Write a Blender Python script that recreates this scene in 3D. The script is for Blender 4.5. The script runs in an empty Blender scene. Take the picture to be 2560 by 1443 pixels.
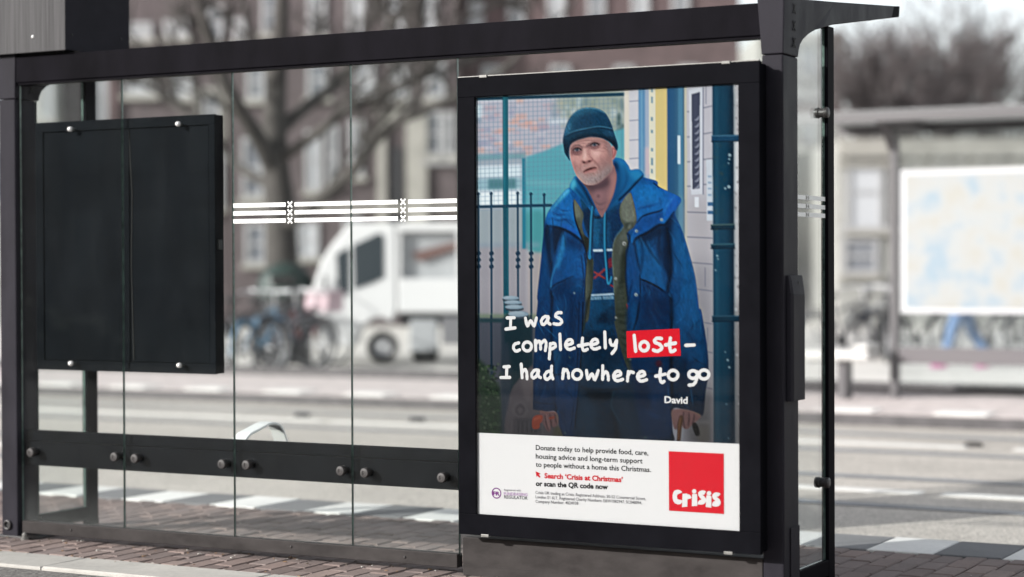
import bpy, bmesh, math, random
import numpy as np
from mathutils import Vector, Matrix
random.seed(7)
rng = np.random.default_rng(11)
S = bpy.context.scene
COL = S.collection

# ------------------------------------------------------------------ camera
F = 4900.0                      # focal length in pixels of the 2560 px wide photograph
YAW = math.radians(28.6)
PITCH = math.atan(54.5 / F)
ROLL = -0.004
FWD = Vector((-math.sin(YAW), math.cos(YAW), 0.0))
RGT = Vector((math.cos(YAW), math.sin(YAW), 0.0))
CAMPOS = -7.97 * FWD + Vector((0, 0, 1.273))
CROT = Matrix.Rotation(YAW, 3, 'Z') @ Matrix.Rotation(math.pi / 2 - PITCH, 3, 'X') @ Matrix.Rotation(ROLL, 3, 'Z')
cam_data = bpy.data.cameras.new('camera')
cam = bpy.data.objects.new('camera', cam_data)
COL.objects.link(cam)
cam.matrix_world = Matrix.Translation(CAMPOS) @ CROT.to_4x4()
cam_data.sensor_width = 36.0
cam_data.lens = F / 2560.0 * 36.0
cam_data.clip_start = 0.1
cam_data.clip_end = 3000.0
cam_data.dof.use_dof = True
cam_data.dof.focus_distance = 8.05
cam_data.dof.aperture_fstop = 1.08
S.camera = cam

# ------------------------------------------------------------------ sky, sun, exposure
SUN_DIR = Vector((0.54, 0.76, -0.37)).normalized()          # the way the light travels
elev = math.asin(-SUN_DIR.z)
azim = math.atan2(-SUN_DIR.x, -SUN_DIR.y)
world = bpy.data.worlds.new('World')
S.world = world
world.use_nodes = True
wn = world.node_tree.nodes
wl = world.node_tree.links
for n in list(wn):
    wn.remove(n)
sky = wn.new('ShaderNodeTexSky')
sky.sky_type = 'NISHITA'
sky.sun_disc = False
sky.sun_elevation = elev
sky.sun_rotation = azim
sky.air_density = 1.0
sky.dust_density = 1.5
sky.ozone_density = 1.0
hs = wn.new('ShaderNodeHueSaturation')
hs.inputs['Saturation'].default_value = 0.30
hs.inputs['Value'].default_value = 1.2
bgn = wn.new('ShaderNodeBackground')
bgn.inputs['Strength'].default_value = 0.15
won = wn.new('ShaderNodeOutputWorld')
wl.new(sky.outputs['Color'], hs.inputs['Color'])
wl.new(hs.outputs['Color'], bgn.inputs['Color'])
wl.new(bgn.outputs['Background'], won.inputs['Surface'])
sun_data = bpy.data.lights.new('sun', 'SUN')
sun_data.energy = 5.0
sun_data.angle = math.radians(0.6)
sun_data.color = (1.0, 0.975, 0.945)
sun = bpy.data.objects.new('sun', sun_data)
sun.rotation_euler = SUN_DIR.to_track_quat('-Z', 'Y').to_euler()
sun.location = (-20, -22, 20)
COL.objects.link(sun)
S.view_settings.view_transform = 'Standard'
S.view_settings.look = 'None'
S.view_settings.gamma = 1.0
S.view_settings.use_curve_mapping = False
S.view_settings.exposure = 0.45
S.render.engine = 'CYCLES'
S.cycles.use_denoising = True
S.cycles.transparent_max_bounces = 24
S.cycles.max_bounces = 8

# ------------------------------------------------------------------ pixel -> point on a known plane
def ray(x, y):
    return CROT @ Vector(((x - 1280.0) / F, -(y - 721.5) / F, -1.0))
def onY(x, y, Y=0.0):
    d = ray(x, y); return CAMPOS + d * ((Y - CAMPOS.y) / d.y)
def onX(x, y, X):
    d = ray(x, y); return CAMPOS + d * ((X - CAMPOS.x) / d.x)
def onZ(x, y, Z=0.0):
    d = ray(x, y); return CAMPOS + d * ((Z - CAMPOS.z) / d.z)
def onP(x, y, p, n):
    d = ray(x, y); return CAMPOS + d * ((Vector(p) - CAMPOS).dot(n) / d.dot(n))
def atz(x, y, z):
    return CAMPOS + ray(x, y) * z

# ------------------------------------------------------------------ materials
MATS = {}
def mat(name, color, rough=0.6, metal=0.0, spec=0.5, vary=0.0, scale=8.0, detail=4.0, bump=0.0, bscale=60.0,
        rvary=0.0, stretch=(1, 1, 1), tint=None, coat=0.0):
    if name in MATS:
        return MATS[name]
    m = bpy.data.materials.new(name); m.use_nodes = True
    nt = m.node_tree; N = nt.nodes; L = nt.links
    b = N['Principled BSDF']
    b.inputs['Base Color'].default_value = (*color, 1)
    b.inputs['Roughness'].default_value = rough
    b.inputs['Metallic'].default_value = metal
    b.inputs['Specular IOR Level'].default_value = spec
    b.inputs['Coat Weight'].default_value = coat
    tc = N.new('ShaderNodeTexCoord')
    mp = N.new('ShaderNodeMapping'); mp.inputs['Scale'].default_value = stretch
    L.new(tc.outputs['Object'], mp.inputs['Vector'])
    if vary > 0 or rvary > 0:
        nz = N.new('ShaderNodeTexNoise')
        nz.inputs['Scale'].default_value = scale; nz.inputs['Detail'].default_value = detail
        nz.inputs['Roughness'].default_value = 0.62
        L.new(mp.outputs['Vector'], nz.inputs['Vector'])
        if vary > 0:
            cr = N.new('ShaderNodeValToRGB')
            lo = [max(0, c * (1 - vary)) for c in color]
            hi = [min(1, c * (1 + vary)) for c in (tint or color)]
            cr.color_ramp.elements[0].position = 0.32; cr.color_ramp.elements[0].color = (*lo, 1)
            cr.color_ramp.elements[1].position = 0.68; cr.color_ramp.elements[1].color = (*hi, 1)
            L.new(nz.outputs['Fac'], cr.inputs['Fac']); L.new(cr.outputs['Color'], b.inputs['Base Color'])
        if rvary > 0:
            mr = N.new('ShaderNodeMapRange')
            mr.inputs['From Min'].default_value = 0.3; mr.inputs['From Max'].default_value = 0.7
            mr.inputs['To Min'].default_value = max(0.02, rough - rvary); mr.inputs['To Max'].default_value = min(1, rough + rvary)
            L.new(nz.outputs['Fac'], mr.inputs['Value']); L.new(mr.outputs['Result'], b.inputs['Roughness'])
    if bump > 0:
        n2 = N.new('ShaderNodeTexNoise'); n2.inputs['Scale'].default_value = bscale; n2.inputs['Detail'].default_value = 5
        L.new(mp.outputs['Vector'], n2.inputs['Vector'])
        bp = N.new('ShaderNodeBump'); bp.inputs['Strength'].default_value = bump; bp.inputs['Distance'].default_value = 0.01
        L.new(n2.outputs['Fac'], bp.inputs['Height']); L.new(bp.outputs['Normal'], b.inputs['Normal'])
    MATS[name] = m
    return m
def glass_mat(name, tint=(0.93, 0.97, 0.95), ior=1.5, dust=0.012, rough=0.0, grime=0.0):
    if name in MATS:
        return MATS[name]
    m = bpy.data.materials.new(name); m.use_nodes = True
    nt = m.node_tree; N = nt.nodes; L = nt.links
    for n in list(N): N.remove(n)
    out = N.new('ShaderNodeOutputMaterial')
    tr = N.new('ShaderNodeBsdfTransparent'); tr.inputs['Color'].default_value = (*tint, 1)
    gl = N.new('ShaderNodeBsdfGlossy'); gl.inputs['Roughness'].default_value = rough
    df = N.new('ShaderNodeBsdfDiffuse'); df.inputs['Color'].default_value = (0.75, 0.78, 0.76, 1)
    # Schlick reflectance, the same from both sides of the thin pane
    f0 = ((ior - 1) / (ior + 1)) ** 2
    gm = N.new('ShaderNodeNewGeometry'); dt = N.new('ShaderNodeVectorMath'); dt.operation = 'DOT_PRODUCT'
    L.new(gm.outputs['Normal'], dt.inputs[0]); L.new(gm.outputs['Incoming'], dt.inputs[1])
    ab = N.new('ShaderNodeMath'); ab.operation = 'ABSOLUTE'; L.new(dt.outputs['Value'], ab.inputs[0])
    iv = N.new('ShaderNodeMath'); iv.operation = 'SUBTRACT'; iv.inputs[0].default_value = 1.0; L.new(ab.outputs[0], iv.inputs[1])
    pw = N.new('ShaderNodeMath'); pw.operation = 'POWER'; pw.inputs[1].default_value = 5.0; L.new(iv.outputs[0], pw.inputs[0])
    fr = N.new('ShaderNodeMath'); fr.operation = 'MULTIPLY_ADD'; fr.inputs[1].default_value = 1 - f0; fr.inputs[2].default_value = f0; L.new(pw.outputs[0], fr.inputs[0])
    tc = N.new('ShaderNodeTexCoord'); nz = N.new('ShaderNodeTexNoise')
    mp = N.new('ShaderNodeMapping'); mp.inputs['Scale'].default_value = (3, 3, 0.6)
    L.new(tc.outputs['Object'], mp.inputs['Vector']); L.new(mp.outputs['Vector'], nz.inputs['Vector'])
    nz.inputs['Scale'].default_value = 3.0; nz.inputs['Detail'].default_value = 8.0; nz.inputs['Roughness'].default_value = 0.7
    mr = N.new('ShaderNodeMapRange')
    mr.inputs['From Min'].default_value = 0.35; mr.inputs['From Max'].default_value = 0.75
    mr.inputs['To Min'].default_value = dust * 0.3; mr.inputs['To Max'].default_value = dust * 2.2
    L.new(nz.outputs['Fac'], mr.inputs['Value'])
    dust_out = mr.outputs['Result']
    if grime > 0:                                     # splashed dirt along the foot of the pane
        sz = N.new('ShaderNodeSeparateXYZ'); L.new(tc.outputs['Object'], sz.inputs['Vector'])
        gz = N.new('ShaderNodeMapRange'); gz.inputs['From Min'].default_value = 0.08; gz.inputs['From Max'].default_value = 0.26
        gz.inputs['To Min'].default_value = grime; gz.inputs['To Max'].default_value = 0.0; L.new(sz.outputs['Z'], gz.inputs['Value'])
        n3 = N.new('ShaderNodeTexNoise'); n3.inputs['Scale'].default_value = 26.0; n3.inputs['Detail'].default_value = 9; n3.inputs['Roughness'].default_value = 0.8
        L.new(tc.outputs['Object'], n3.inputs['Vector'])
        m3 = N.new('ShaderNodeMath'); m3.operation = 'MULTIPLY'; L.new(gz.outputs['Result'], m3.inputs[0]); L.new(n3.outputs['Fac'], m3.inputs[1])
        ad = N.new('ShaderNodeMath'); ad.operation = 'ADD'; L.new(m3.outputs[0], ad.inputs[0]); L.new(mr.outputs['Result'], ad.inputs[1])
        n4 = N.new('ShaderNodeTexNoise'); n4.inputs['Scale'].default_value = 2.6; n4.inputs['Detail'].default_value = 10; n4.inputs['Roughness'].default_value = 0.72; n4.inputs['Distortion'].default_value = 1.2
        mp4 = N.new('ShaderNodeMapping'); mp4.inputs['Scale'].default_value = (5, 5, 0.8); L.new(tc.outputs['Object'], mp4.inputs['Vector']); L.new(mp4.outputs['Vector'], n4.inputs['Vector'])
        g4 = N.new('ShaderNodeMapRange'); g4.inputs['From Min'].default_value = 0.60; g4.inputs['From Max'].default_value = 0.74; g4.inputs['To Min'].default_value = 0.0; g4.inputs['To Max'].default_value = 0.010
        L.new(n4.outputs['Fac'], g4.inputs['Value'])
        a4 = N.new('ShaderNodeMath'); a4.operation = 'ADD'; L.new(ad.outputs[0], a4.inputs[0]); L.new(g4.outputs['Result'], a4.inputs[1]); dust_out = a4.outputs[0]
    m1 = N.new('ShaderNodeMixShader'); m2 = N.new('ShaderNodeMixShader')
    L.new(fr.outputs[0], m1.inputs['Fac']); L.new(tr.outputs['BSDF'], m1.inputs[1]); L.new(gl.outputs['BSDF'], m1.inputs[2])
    L.new(dust_out, m2.inputs['Fac']); L.new(m1.outputs['Shader'], m2.inputs[1]); L.new(df.outputs['BSDF'], m2.inputs[2])
    L.new(m2.outputs['Shader'], out.inputs['Surface'])
    MATS[name] = m
    return m
def lin(r, g, b):
    def f(c):
        c /= 255.0
        return c / 12.92 if c <= 0.04045 else ((c + 0.055) / 1.055) ** 2.4
    return (f(r), f(g), f(b))

# ------------------------------------------------------------------ mesh builder
class MB:
    def __init__(s):
        s.v = []; s.f = []; s.mi = []
    def add(s, verts, faces, mi=0):
        o = len(s.v)
        s.v += [tuple(p) for p in verts]
        s.f += [tuple(i + o for i in f) for f in faces]
        s.mi += [mi] * len(faces)
        return s
    def box(s, x0, x1, y0, y1, z0, z1, mi=0):
        v = [(x, y, z) for z in (z0, z1) for y in (y0, y1) for x in (x0, x1)]
        return s.add(v, [(0, 2, 3, 1), (4, 5, 7, 6), (0, 1, 5, 4), (2, 6, 7, 3), (0, 4, 6, 2), (1, 3, 7, 5)], mi)
    def obox(s, c, ax, ay, az, mi=0):
        c, ax, ay, az = map(Vector, (c, ax, ay, az))
        v = [c + ax * i + ay * j + az * k for k in (-1, 1) for j in (-1, 1) for i in (-1, 1)]
        return s.add(v, [(0, 2, 3, 1), (4, 5, 7, 6), (0, 1, 5, 4), (2, 6, 7, 3), (0, 4, 6, 2), (1, 3, 7, 5)], mi)
    def prism(s, poly, ext, mi=0):
        """poly: list of 3D points (planar), ext: extrusion vector"""
        ext = Vector(ext); n = len(poly)
        a = [Vector(p) for p in poly]; b = [p + ext for p in a]
        fs = [tuple(range(n)), tuple(range(2 * n - 1, n - 1, -1))]
        fs += [(i, i + n, (i + 1) % n + n, (i + 1) % n) for i in range(n)]
        return s.add(a + b, fs, mi)
    def tube(s, pts, rads, n=8, mi=0, cap=True, up=(0, 0, 1)):
        pts = [Vector(p) for p in pts]
        if not isinstance(rads, (list, tuple)): rads = [rads] * len(pts)
        rings = []
        for i, p in enumerate(pts):
            t = (pts[min(i + 1, len(pts) - 1)] - pts[max(i - 1, 0)])
            if t.length < 1e-9: t = Vector((0, 0, 1))
            t.normalize()
            u = Vector(up)
            if abs(t.dot(u)) > 0.95: u = Vector((1, 0, 0)) if abs(t.x) < 0.9 else Vector((0, 1, 0))
            a = t.cross(u).normalized(); b = a.cross(t)
            rings.append([p + (a * math.cos(k * 2 * math.pi / n) + b * math.sin(k * 2 * math.pi / n)) * rads[i] for k in range(n)])
        v = [q for r in rings for q in r]; fs = []
        for i in range(len(pts) - 1):
            for k in range(n):
                fs.append((i * n + k, i * n + (k + 1) % n, (i + 1) * n + (k + 1) % n, (i + 1) * n + k))
        if cap:
            fs.append(tuple(range(n - 1, -1, -1))); fs.append(tuple((len(pts) - 1) * n + k for k in range(n)))
        return s.add(v, fs, mi)
    def lathe(s, c, axis, prof, n=20, mi=0):
        """prof: list of (distance along axis, radius)"""
        ax = Vector(axis).normalized()
        u = Vector((0, 0, 1)) if abs(ax.z) < 0.9 else Vector((1, 0, 0))
        a = ax.cross(u).normalized(); b = a.cross(ax); c = Vector(c)
        v = []
        for d, r in prof:
            v += [c + ax * d + (a * math.cos(2 * math.pi * k / n) + b * math.sin(2 * math.pi * k / n)) * r for k in range(n)]
        fs = []
        for i in range(len(prof) - 1):
            for k in range(n):
                fs.append((i * n + k, i * n + (k + 1) % n, (i + 1) * n + (k + 1) % n, (i + 1) * n + k))
        fs.append(tuple(range(n - 1, -1, -1))); fs.append(tuple((len(prof) - 1) * n + k for k in range(n)))
        return s.add(v, fs, mi)
    def torus(s, c, axis, R, r, n=28, m=8, mi=0):
        ax = Vector(axis).normalized()
        u = Vector((0, 0, 1)) if abs(ax.z) < 0.9 else Vector((1, 0, 0))
        a = ax.cross(u).normalized(); b = a.cross(ax); c = Vector(c)
        v = []
        for i in range(n):
            d = a * math.cos(2 * math.pi * i / n) + b * math.sin(2 * math.pi * i / n)
            for j in range(m):
                v.append(c + d * (R + r * math.cos(2 * math.pi * j / m)) + ax * (r * math.sin(2 * math.pi * j / m)))
        fs = [(i * m + j, ((i + 1) % n) * m + j, ((i + 1) % n) * m + (j + 1) % m, i * m + (j + 1) % m) for i in range(n) for j in range(m)]
        return s.add(v, fs, mi)
    def build(s, name, mats, parent=None, bevel=0.0, smooth=False, kind=None, label=None, seg=2):
        org = Vector(parent['_o']) if parent is not None and '_o' in parent else Vector((0, 0, 0))
        me = bpy.data.meshes.new(name)
        me.from_pydata([tuple(Vector(p) - org) for p in s.v], [], s.f)
        if not isinstance(mats, (list, tuple)): mats = [mats]
        for m in mats: me.materials.append(m)
        me.polygons.foreach_set('material_index', s.mi)
        bm = bmesh.new(); bm.from_mesh(me); bmesh.ops.recalc_face_normals(bm, faces=bm.faces)
        bm.to_mesh(me); bm.free()
        if smooth:
            me.polygons.foreach_set('use_smooth', [True] * len(me.polygons))
        me.update()
        o = bpy.data.objects.new(name, me); COL.objects.link(o)
        if parent is not None: o.parent = parent
        if bevel > 0:
            bv = o.modifiers.new('bevel', 'BEVEL'); bv.width = bevel; bv.segments = seg; bv.limit_method = 'ANGLE'; bv.angle_limit = math.radians(40)
        if kind: o['kind'] = kind
        if label: o['label'] = label
        return o
ROOTS = []
def thing(name, loc, label, cat, group=None):
    o = bpy.data.objects.new(name, None); COL.objects.link(o)
    o.empty_display_size = 0.1
    o.location = loc; o['_o'] = tuple(loc)
    ROOTS.append(o)
    return tag(o, label, cat, group)
def tag(o, label, cat, group=None):
    o['label'] = label; o['category'] = cat
    if group: o['group'] = group
    return o
def sub(o):
    """let a part act as parent: its sub-parts share the thing's origin"""
    r = o
    while r.parent is not None: r = r.parent
    if '_o' in r: o['_o'] = tuple(r['_o'])
    if o not in ROOTS: ROOTS.append(o)
    return o
def copy_tree(o, parent=None):
    c = o.copy(); COL.objects.link(c); c.parent = parent
    for ch in [x for x in bpy.data.objects if x.parent == o]:
        copy_tree(ch, c)
    return c
# ------------------------------------------------------------------ ground materials
def asphalt_mat(name, c1, c2, grain=260.0, patch=0.7, spec=0.5):
    m = bpy.data.materials.new(name); m.use_nodes = True
    N = m.node_tree.nodes; L = m.node_tree.links; b = N['Principled BSDF']
    tc = N.new('ShaderNodeTexCoord')
    vo = N.new('ShaderNodeTexVoronoi'); vo.inputs['Scale'].default_value = grain
    n1 = N.new('ShaderNodeTexNoise'); n1.inputs['Scale'].default_value = grain * 0.35; n1.inputs['Detail'].default_value = 6; n1.inputs['Roughness'].default_value = 0.8
    n2 = N.new('ShaderNodeTexNoise'); n2.inputs['Scale'].default_value = patch; n2.inputs['Detail'].default_value = 8; n2.inputs['Roughness'].default_value = 0.65
    for n in (vo, n1, n2): L.new(tc.outputs['Object'], n.inputs['Vector'])
    sep = N.new('ShaderNodeSeparateColor'); L.new(vo.outputs['Color'], sep.inputs['Color'])
    mx = N.new('ShaderNodeMix'); mx.data_type = 'FLOAT'; mx.inputs[0].default_value = 0.5
    L.new(sep.outputs[0], mx.inputs[2]); L.new(n1.outputs['Fac'], mx.inputs[3])
    cr = N.new('ShaderNodeValToRGB')
    cr.color_ramp.elements[0].position = 0.2; cr.color_ramp.elements[0].color = (*c1, 1)
    cr.color_ramp.elements[1].position = 0.8; cr.color_ramp.elements[1].color = (*c2, 1)
    L.new(mx.outputs[0], cr.inputs['Fac'])
    pr = N.new('ShaderNodeMapRange'); pr.inputs['From Min'].default_value = 0.3; pr.inputs['From Max'].default_value = 0.7
    pr.inputs['To Min'].default_value = 0.82; pr.inputs['To Max'].default_value = 1.12
    L.new(n2.outputs['Fac'], pr.inputs['Value'])
    ml = N.new('ShaderNodeMix'); ml.data_type = 'RGBA'; ml.blend_type = 'MULTIPLY'; ml.inputs[0].default_value = 1.0
    L.new(cr.outputs['Color'], ml.inputs[6]); L.new(pr.outputs['Result'], ml.inputs[7])
    L.new(ml.outputs[2], b.inputs['Base Color'])
    b.inputs['Roughness'].default_value = 0.8; b.inputs['Specular IOR Level'].default_value = spec
    bp = N.new('ShaderNodeBump'); bp.inputs['Strength'].default_value = 0.55; bp.inputs['Distance'].default_value = 0.006
    L.new(mx.outputs[0], bp.inputs['Height']); L.new(bp.outputs['Normal'], b.inputs['Normal'])
    return m
def random_mat(name, cols, rough=0.8, island=False, grain=45.0, var=0.28, bump=0.5):
    """colour picked per object (or per loose piece), with grain and stains on top"""
    m = bpy.data.materials.new(name); m.use_nodes = True
    N = m.node_tree.nodes; L = m.node_tree.links; b = N['Principled BSDF']
    if island:
        r = N.new('ShaderNodeNewGeometry'); ro = r.outputs['Random Per Island']
    else:
        r = N.new('ShaderNodeObjectInfo'); ro = r.outputs['Random']
    cr = N.new('ShaderNodeValToRGB'); cr.color_ramp.interpolation = 'LINEAR'
    els = cr.color_ramp.elements
    while len(els) < len(cols): els.new(0.5)
    for i, c in enumerate(cols):
        els[i].position = i / (len(cols) - 1); els[i].color = (*c, 1)
    L.new(ro, cr.inputs['Fac'])
    geo = N.new('ShaderNodeNewGeometry')
    n1 = N.new('ShaderNodeTexNoise'); n1.inputs['Scale'].default_value = grain; n1.inputs['Detail'].default_value = 8; n1.inputs['Roughness'].default_value = 0.75
    n2 = N.new('ShaderNodeTexNoise'); n2.inputs['Scale'].default_value = 3.2; n2.inputs['Detail'].default_value = 6
    L.new(geo.outputs['Position'], n1.inputs['Vector']); L.new(geo.outputs['Position'], n2.inputs['Vector'])
    mm = N.new('ShaderNodeMath'); mm.operation = 'ADD'; L.new(n1.outputs['Fac'], mm.inputs[0]); L.new(n2.outputs['Fac'], mm.inputs[1])
    pr = N.new('ShaderNodeMapRange'); pr.inputs['From Min'].default_value = 0.65; pr.inputs['From Max'].default_value = 1.35
    pr.inputs['To Min'].default_value = 1 - var; pr.inputs['To Max'].default_value = 1 + var
    L.new(mm.outputs[0], pr.inputs['Value'])
    ml = N.new('ShaderNodeMix'); ml.data_type = 'RGBA'; ml.blend_type = 'MULTIPLY'; ml.inputs[0].default_value = 1.0
    L.new(cr.outputs['Color'], ml.inputs[6]); L.new(pr.outputs['Result'], ml.inputs[7]); L.new(ml.outputs[2], b.inputs['Base Color'])
    b.inputs['Roughness'].default_value = rough
    bp = N.new('ShaderNodeBump'); bp.inputs['Strength'].default_value = bump; bp.inputs['Distance'].default_value = 0.004
    L.new(n1.outputs['Fac'], bp.inputs['Height']); L.new(bp.outputs['Normal'], b.inputs['Normal'])
    return m
M_ROAD = asphalt_mat('light_asphalt', (0.20, 0.18, 0.158), (0.69, 0.64, 0.575), 120.0)
M_PATH = asphalt_mat('path_asphalt', (0.07, 0.066, 0.062), (0.30, 0.285, 0.265), 110.0, 0.7, 0.05)
M_FARROAD = asphalt_mat('far_asphalt', (0.53, 0.505, 0.465), (0.73, 0.70, 0.655), 150.0)
BRK = [(0.125, 0.092, 0.082), (0.185, 0.135, 0.118), (0.15, 0.116, 0.106), (0.23, 0.172, 0.15), (0.165, 0.13, 0.12)]
M_BRICK = random_mat('pavement_brick', BRK)
M_BRICKI = random_mat('pavement_brick_mass', BRK, island=True)
M_SAND = mat('joint_sand', (0.075, 0.064, 0.055), 0.95, vary=0.5, scale=30, bump=0.4, bscale=150)
M_KERB = random_mat('pale_kerb', [(0.34, 0.325, 0.295), (0.42, 0.40, 0.365), (0.38, 0.365, 0.33)], 0.85, grain=25, var=0.22, bump=0.4)
M_TILEW = random_mat('white_tile', [(0.62, 0.61, 0.58), (0.72, 0.71, 0.68)], 0.8, grain=35, var=0.14, bump=0.25)
M_TILEG = random_mat('grey_tile', [(0.13, 0.13, 0.132), (0.18, 0.18, 0.182)], 0.8, grain=35, var=0.2, bump=0.25)
M_PINK = mat('far_pink_brick', (0.52, 0.46, 0.44), 0.85, vary=0.22, scale=6, detail=8)
M_RAIL = mat('tram_rail_steel', (0.34, 0.36, 0.40), 0.32, metal=0.85, vary=0.2, scale=5, stretch=(0.3, 6, 6))
M_GROOVE = mat('rail_groove', (0.03, 0.028, 0.027), 0.9)
M_PAINT = mat('road_paint', (0.68, 0.67, 0.64), 0.7, vary=0.08, scale=14, detail=8)
M_DARKSTONE = mat('dark_kerb_stone', (0.075, 0.07, 0.072), 0.8, vary=0.25, scale=5)

# ------------------------------------------------------------------ setting
g = MB(); g.add([(-700, -700, -0.16), (700, -700, -0.16), (700, 900, -0.16), (-700, 900, -0.16)], [(0, 1, 2, 3)])
g.build('ground', mat('ground_paving', (0.33, 0.32, 0.30), 0.9, vary=0.2, scale=0.6), kind='structure')
ROADZ = -0.10
TY0, TY1 = 1.465, 1.905            # row of white and grey edge tiles
PY0, PY1 = 9.28, 12.55             # far tram platform
road = MB(); road.add([(-90, 1.6, ROADZ), (90, 1.6, ROADZ), (90, PY0 + 0.3, ROADZ), (-90, PY0 + 0.3, ROADZ)], [(0, 1, 2, 3)])
road = road.build('road', M_ROAD, kind='structure')
def rail(Y):
    m = MB()
    m.box(-60, 60, Y - 0.030, Y + 0.030, ROADZ - 0.05, ROADZ + 0.006, 0)      # rail head
    m.box(-60, 60, Y + 0.034, Y + 0.072, ROADZ - 0.05, ROADZ + 0.003, 1)      # flange groove
    m.box(-60, 60, Y + 0.072, Y + 0.094, ROADZ - 0.05, ROADZ + 0.006, 0)      # guard lip
    m.box(-60, 60, Y - 0.055, Y - 0.032, ROADZ - 0.05, ROADZ + 0.003, 1)
    m.build('tram_rail', [M_RAIL, M_GROOVE], road)
for Y in (3.79, 5.22, 6.91, 8.34): rail(Y)
for Y, cuts in ((4.53, (-9.0, -5.4, -2.6, 0.37, 0.43, 4.2, 8.0)), (7.55, (-14, -9.5, -6, -2.9, -0.2, 0.1, 4, 9))):
    w = 0.075
    for a, b in zip(cuts[:-1], cuts[1:]):
        if b - a < 0.5: continue
        m = MB(); m.box(a + 0.03, b - 0.03, Y - w, Y + w, ROADZ, ROADZ + 0.004); m.build('lane_dash', M_PAINT, road)
for x, y in ((2433, 1116), (755, 1041), (1043, 1052)):
    p = onZ(x, y, ROADZ); m = MB(); m.lathe((p.x, p.y, ROADZ), (0, 0, 1), [(0, 0.075), (0.022, 0.07), (0.03, 0.05)], 14)
    m.build('road_stud', M_GROOVE, road)

# near pavement: base slab with single bricks and tiles on it
pv = MB()
pv.box(-60, 60, -0.33, TY0, -0.155, -0.012)
pv.box(-60, 60, TY0, TY1 - 0.006, -0.157, -0.012)
pave = pv.build('pavement', M_SAND, kind='structure')
def brick_mesh(name, lx, ly, h, ch, mt, seed):
    r = random.Random(seed); hx, hy = lx / 2, ly / 2
    def j(a): return a + r.uniform(-0.0015, 0.0015)
    v = [(j(-hx), j(-hy), -h), (j(hx), j(-hy), -h), (j(hx), j(hy), -h), (j(-hx), j(hy), -h),
         (j(-hx), j(-hy), -ch), (j(hx), j(-hy), -ch), (j(hx), j(hy), -ch), (j(-hx), j(hy), -ch),
         (j(-hx + ch), j(-hy + ch), 0), (j(hx - ch), j(-hy + ch), 0), (j(hx - ch), j(hy - ch), 0), (j(-hx + ch), j(hy - ch), 0)]
    fs = [(8, 9, 10, 11)]
    for a, b in ((0, 4), (4, 8)):
        fs += [(a, a + 1, b + 1, b), (a + 1, a + 2, b + 2, b + 1), (a + 2, a + 3, b + 3, b + 2), (a + 3, a, b, b + 3)]
    me = bpy.data.meshes.new(name); me.from_pydata(v, [], fs); me.materials.append(mt); me.update()
    return me
BW, BL = 0.104, 0.208
bmeshes = [brick_mesh('brick', BW - 0.008, BL - 0.008, 0.045, 0.006, M_BRICK, k) for k in range(5)]
slots = []
nx0, nx1 = int(-6.0 / BW), int(3.6 / BW)
for i in range(nx0, nx1):
    off = (BL / 2 if i % 2 else 0.0)
    y = -0.33 + (off - BL if off else 0.0)
    while y < TY0 - 0.005:
        a, b = max(y, -0.33), min(y + BL, TY0)
        if b - a > 0.03:
            x = (i + 0.5) * BW
            slots.append((x, (a + b) / 2, b - a))
        y += BL
def seen(x, y, z=0.0):
    q = CROT.transposed() @ (Vector((x, y, z)) - CAMPOS)
    px, py = 1280 + F * q.x / -q.z, 721.5 - F * q.y / -q.z
    ok = -40 < px < 2600 and py < 1475
    if ok and 1140 < px < 2005 and y > -0.05: ok = False        # behind the poster case
    return ok, -q.z
ranked = sorted(slots, key=lambda s: (not seen(s[0], s[1])[0], seen(s[0], s[1])[1]))
near, rest = ranked[:300], ranked[300:]
for k, (x, y, l) in enumerate(near):
    o = bpy.data.objects.new('brick', bmeshes[k % 5]); COL.objects.link(o); o.parent = pave
    o.location = (x + random.uniform(-.002, .002), y + random.uniform(-.002, .002), random.uniform(-.0035, .0015))
    o.rotation_euler = (random.uniform(-.012, .012), random.uniform(-.014, .014), random.uniform(-.012, .012) + (math.pi if random.random() < .5 else 0))
    o.scale = (1, (l - 0.008) / (BL - 0.008), 1)
mb = MB()
for x, y, l in rest:
    hx, hy, c = BW / 2 - .004, l / 2 - .004, .006
    z = random.uniform(-.0035, .0015)
    v = [(x - hx, y - hy, -.045), (x + hx, y - hy, -.045), (x + hx, y + hy, -.045), (x - hx, y + hy, -.045),
         (x - hx, y - hy, z - c), (x + hx, y - hy, z - c), (x + hx, y + hy, z - c), (x - hx, y + hy, z - c),
         (x - hx + c, y - hy + c, z), (x + hx - c, y - hy + c, z), (x + hx - c, y + hy - c, z), (x - hx + c, y + hy - c, z)]
    fs = [(8, 9, 10, 11)]
    for a, b in ((0, 4), (4, 8)):
        fs += [(a, a + 1, b + 1, b), (a + 1, a + 2, b + 2, b + 1), (a + 2, a + 3, b + 3, b + 2), (a + 3, a, b, b + 3)]
    mb.add(v, fs)
mb.build('brick_paving', M_BRICKI, pave, kind='stuff')
TW = 0.3062
def tile_mesh(name, lx, ly, h, mt): return brick_mesh(name, lx, ly, h, 0.004, mt, 3)
tw, tg = tile_mesh('edge_tile', TW - .007, TY1 - TY0 - .008, .06, M_TILEW), tile_mesh('edge_tile', TW - .007, TY1 - TY0 - .008, .06, M_TILEG)
for k in range(-24, 13):
    o = bpy.data.objects.new('edge_tile', tw if k % 2 == 0 else tg); COL.objects.link(o); o.parent = pave
    o.location = (1.003 + TW * (k + 0.5), (TY0 + TY1) / 2, random.uniform(-.002, .002))
    o.rotation_euler = (random.uniform(-.004, .004), random.uniform(-.004, .004), random.uniform(-.004, .004))
kb = MB(); kb.box(-60, 60, -0.64, -0.334, -0.156, -0.02)
kerb = kb.build('kerb', M_SAND, kind='structure')
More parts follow.
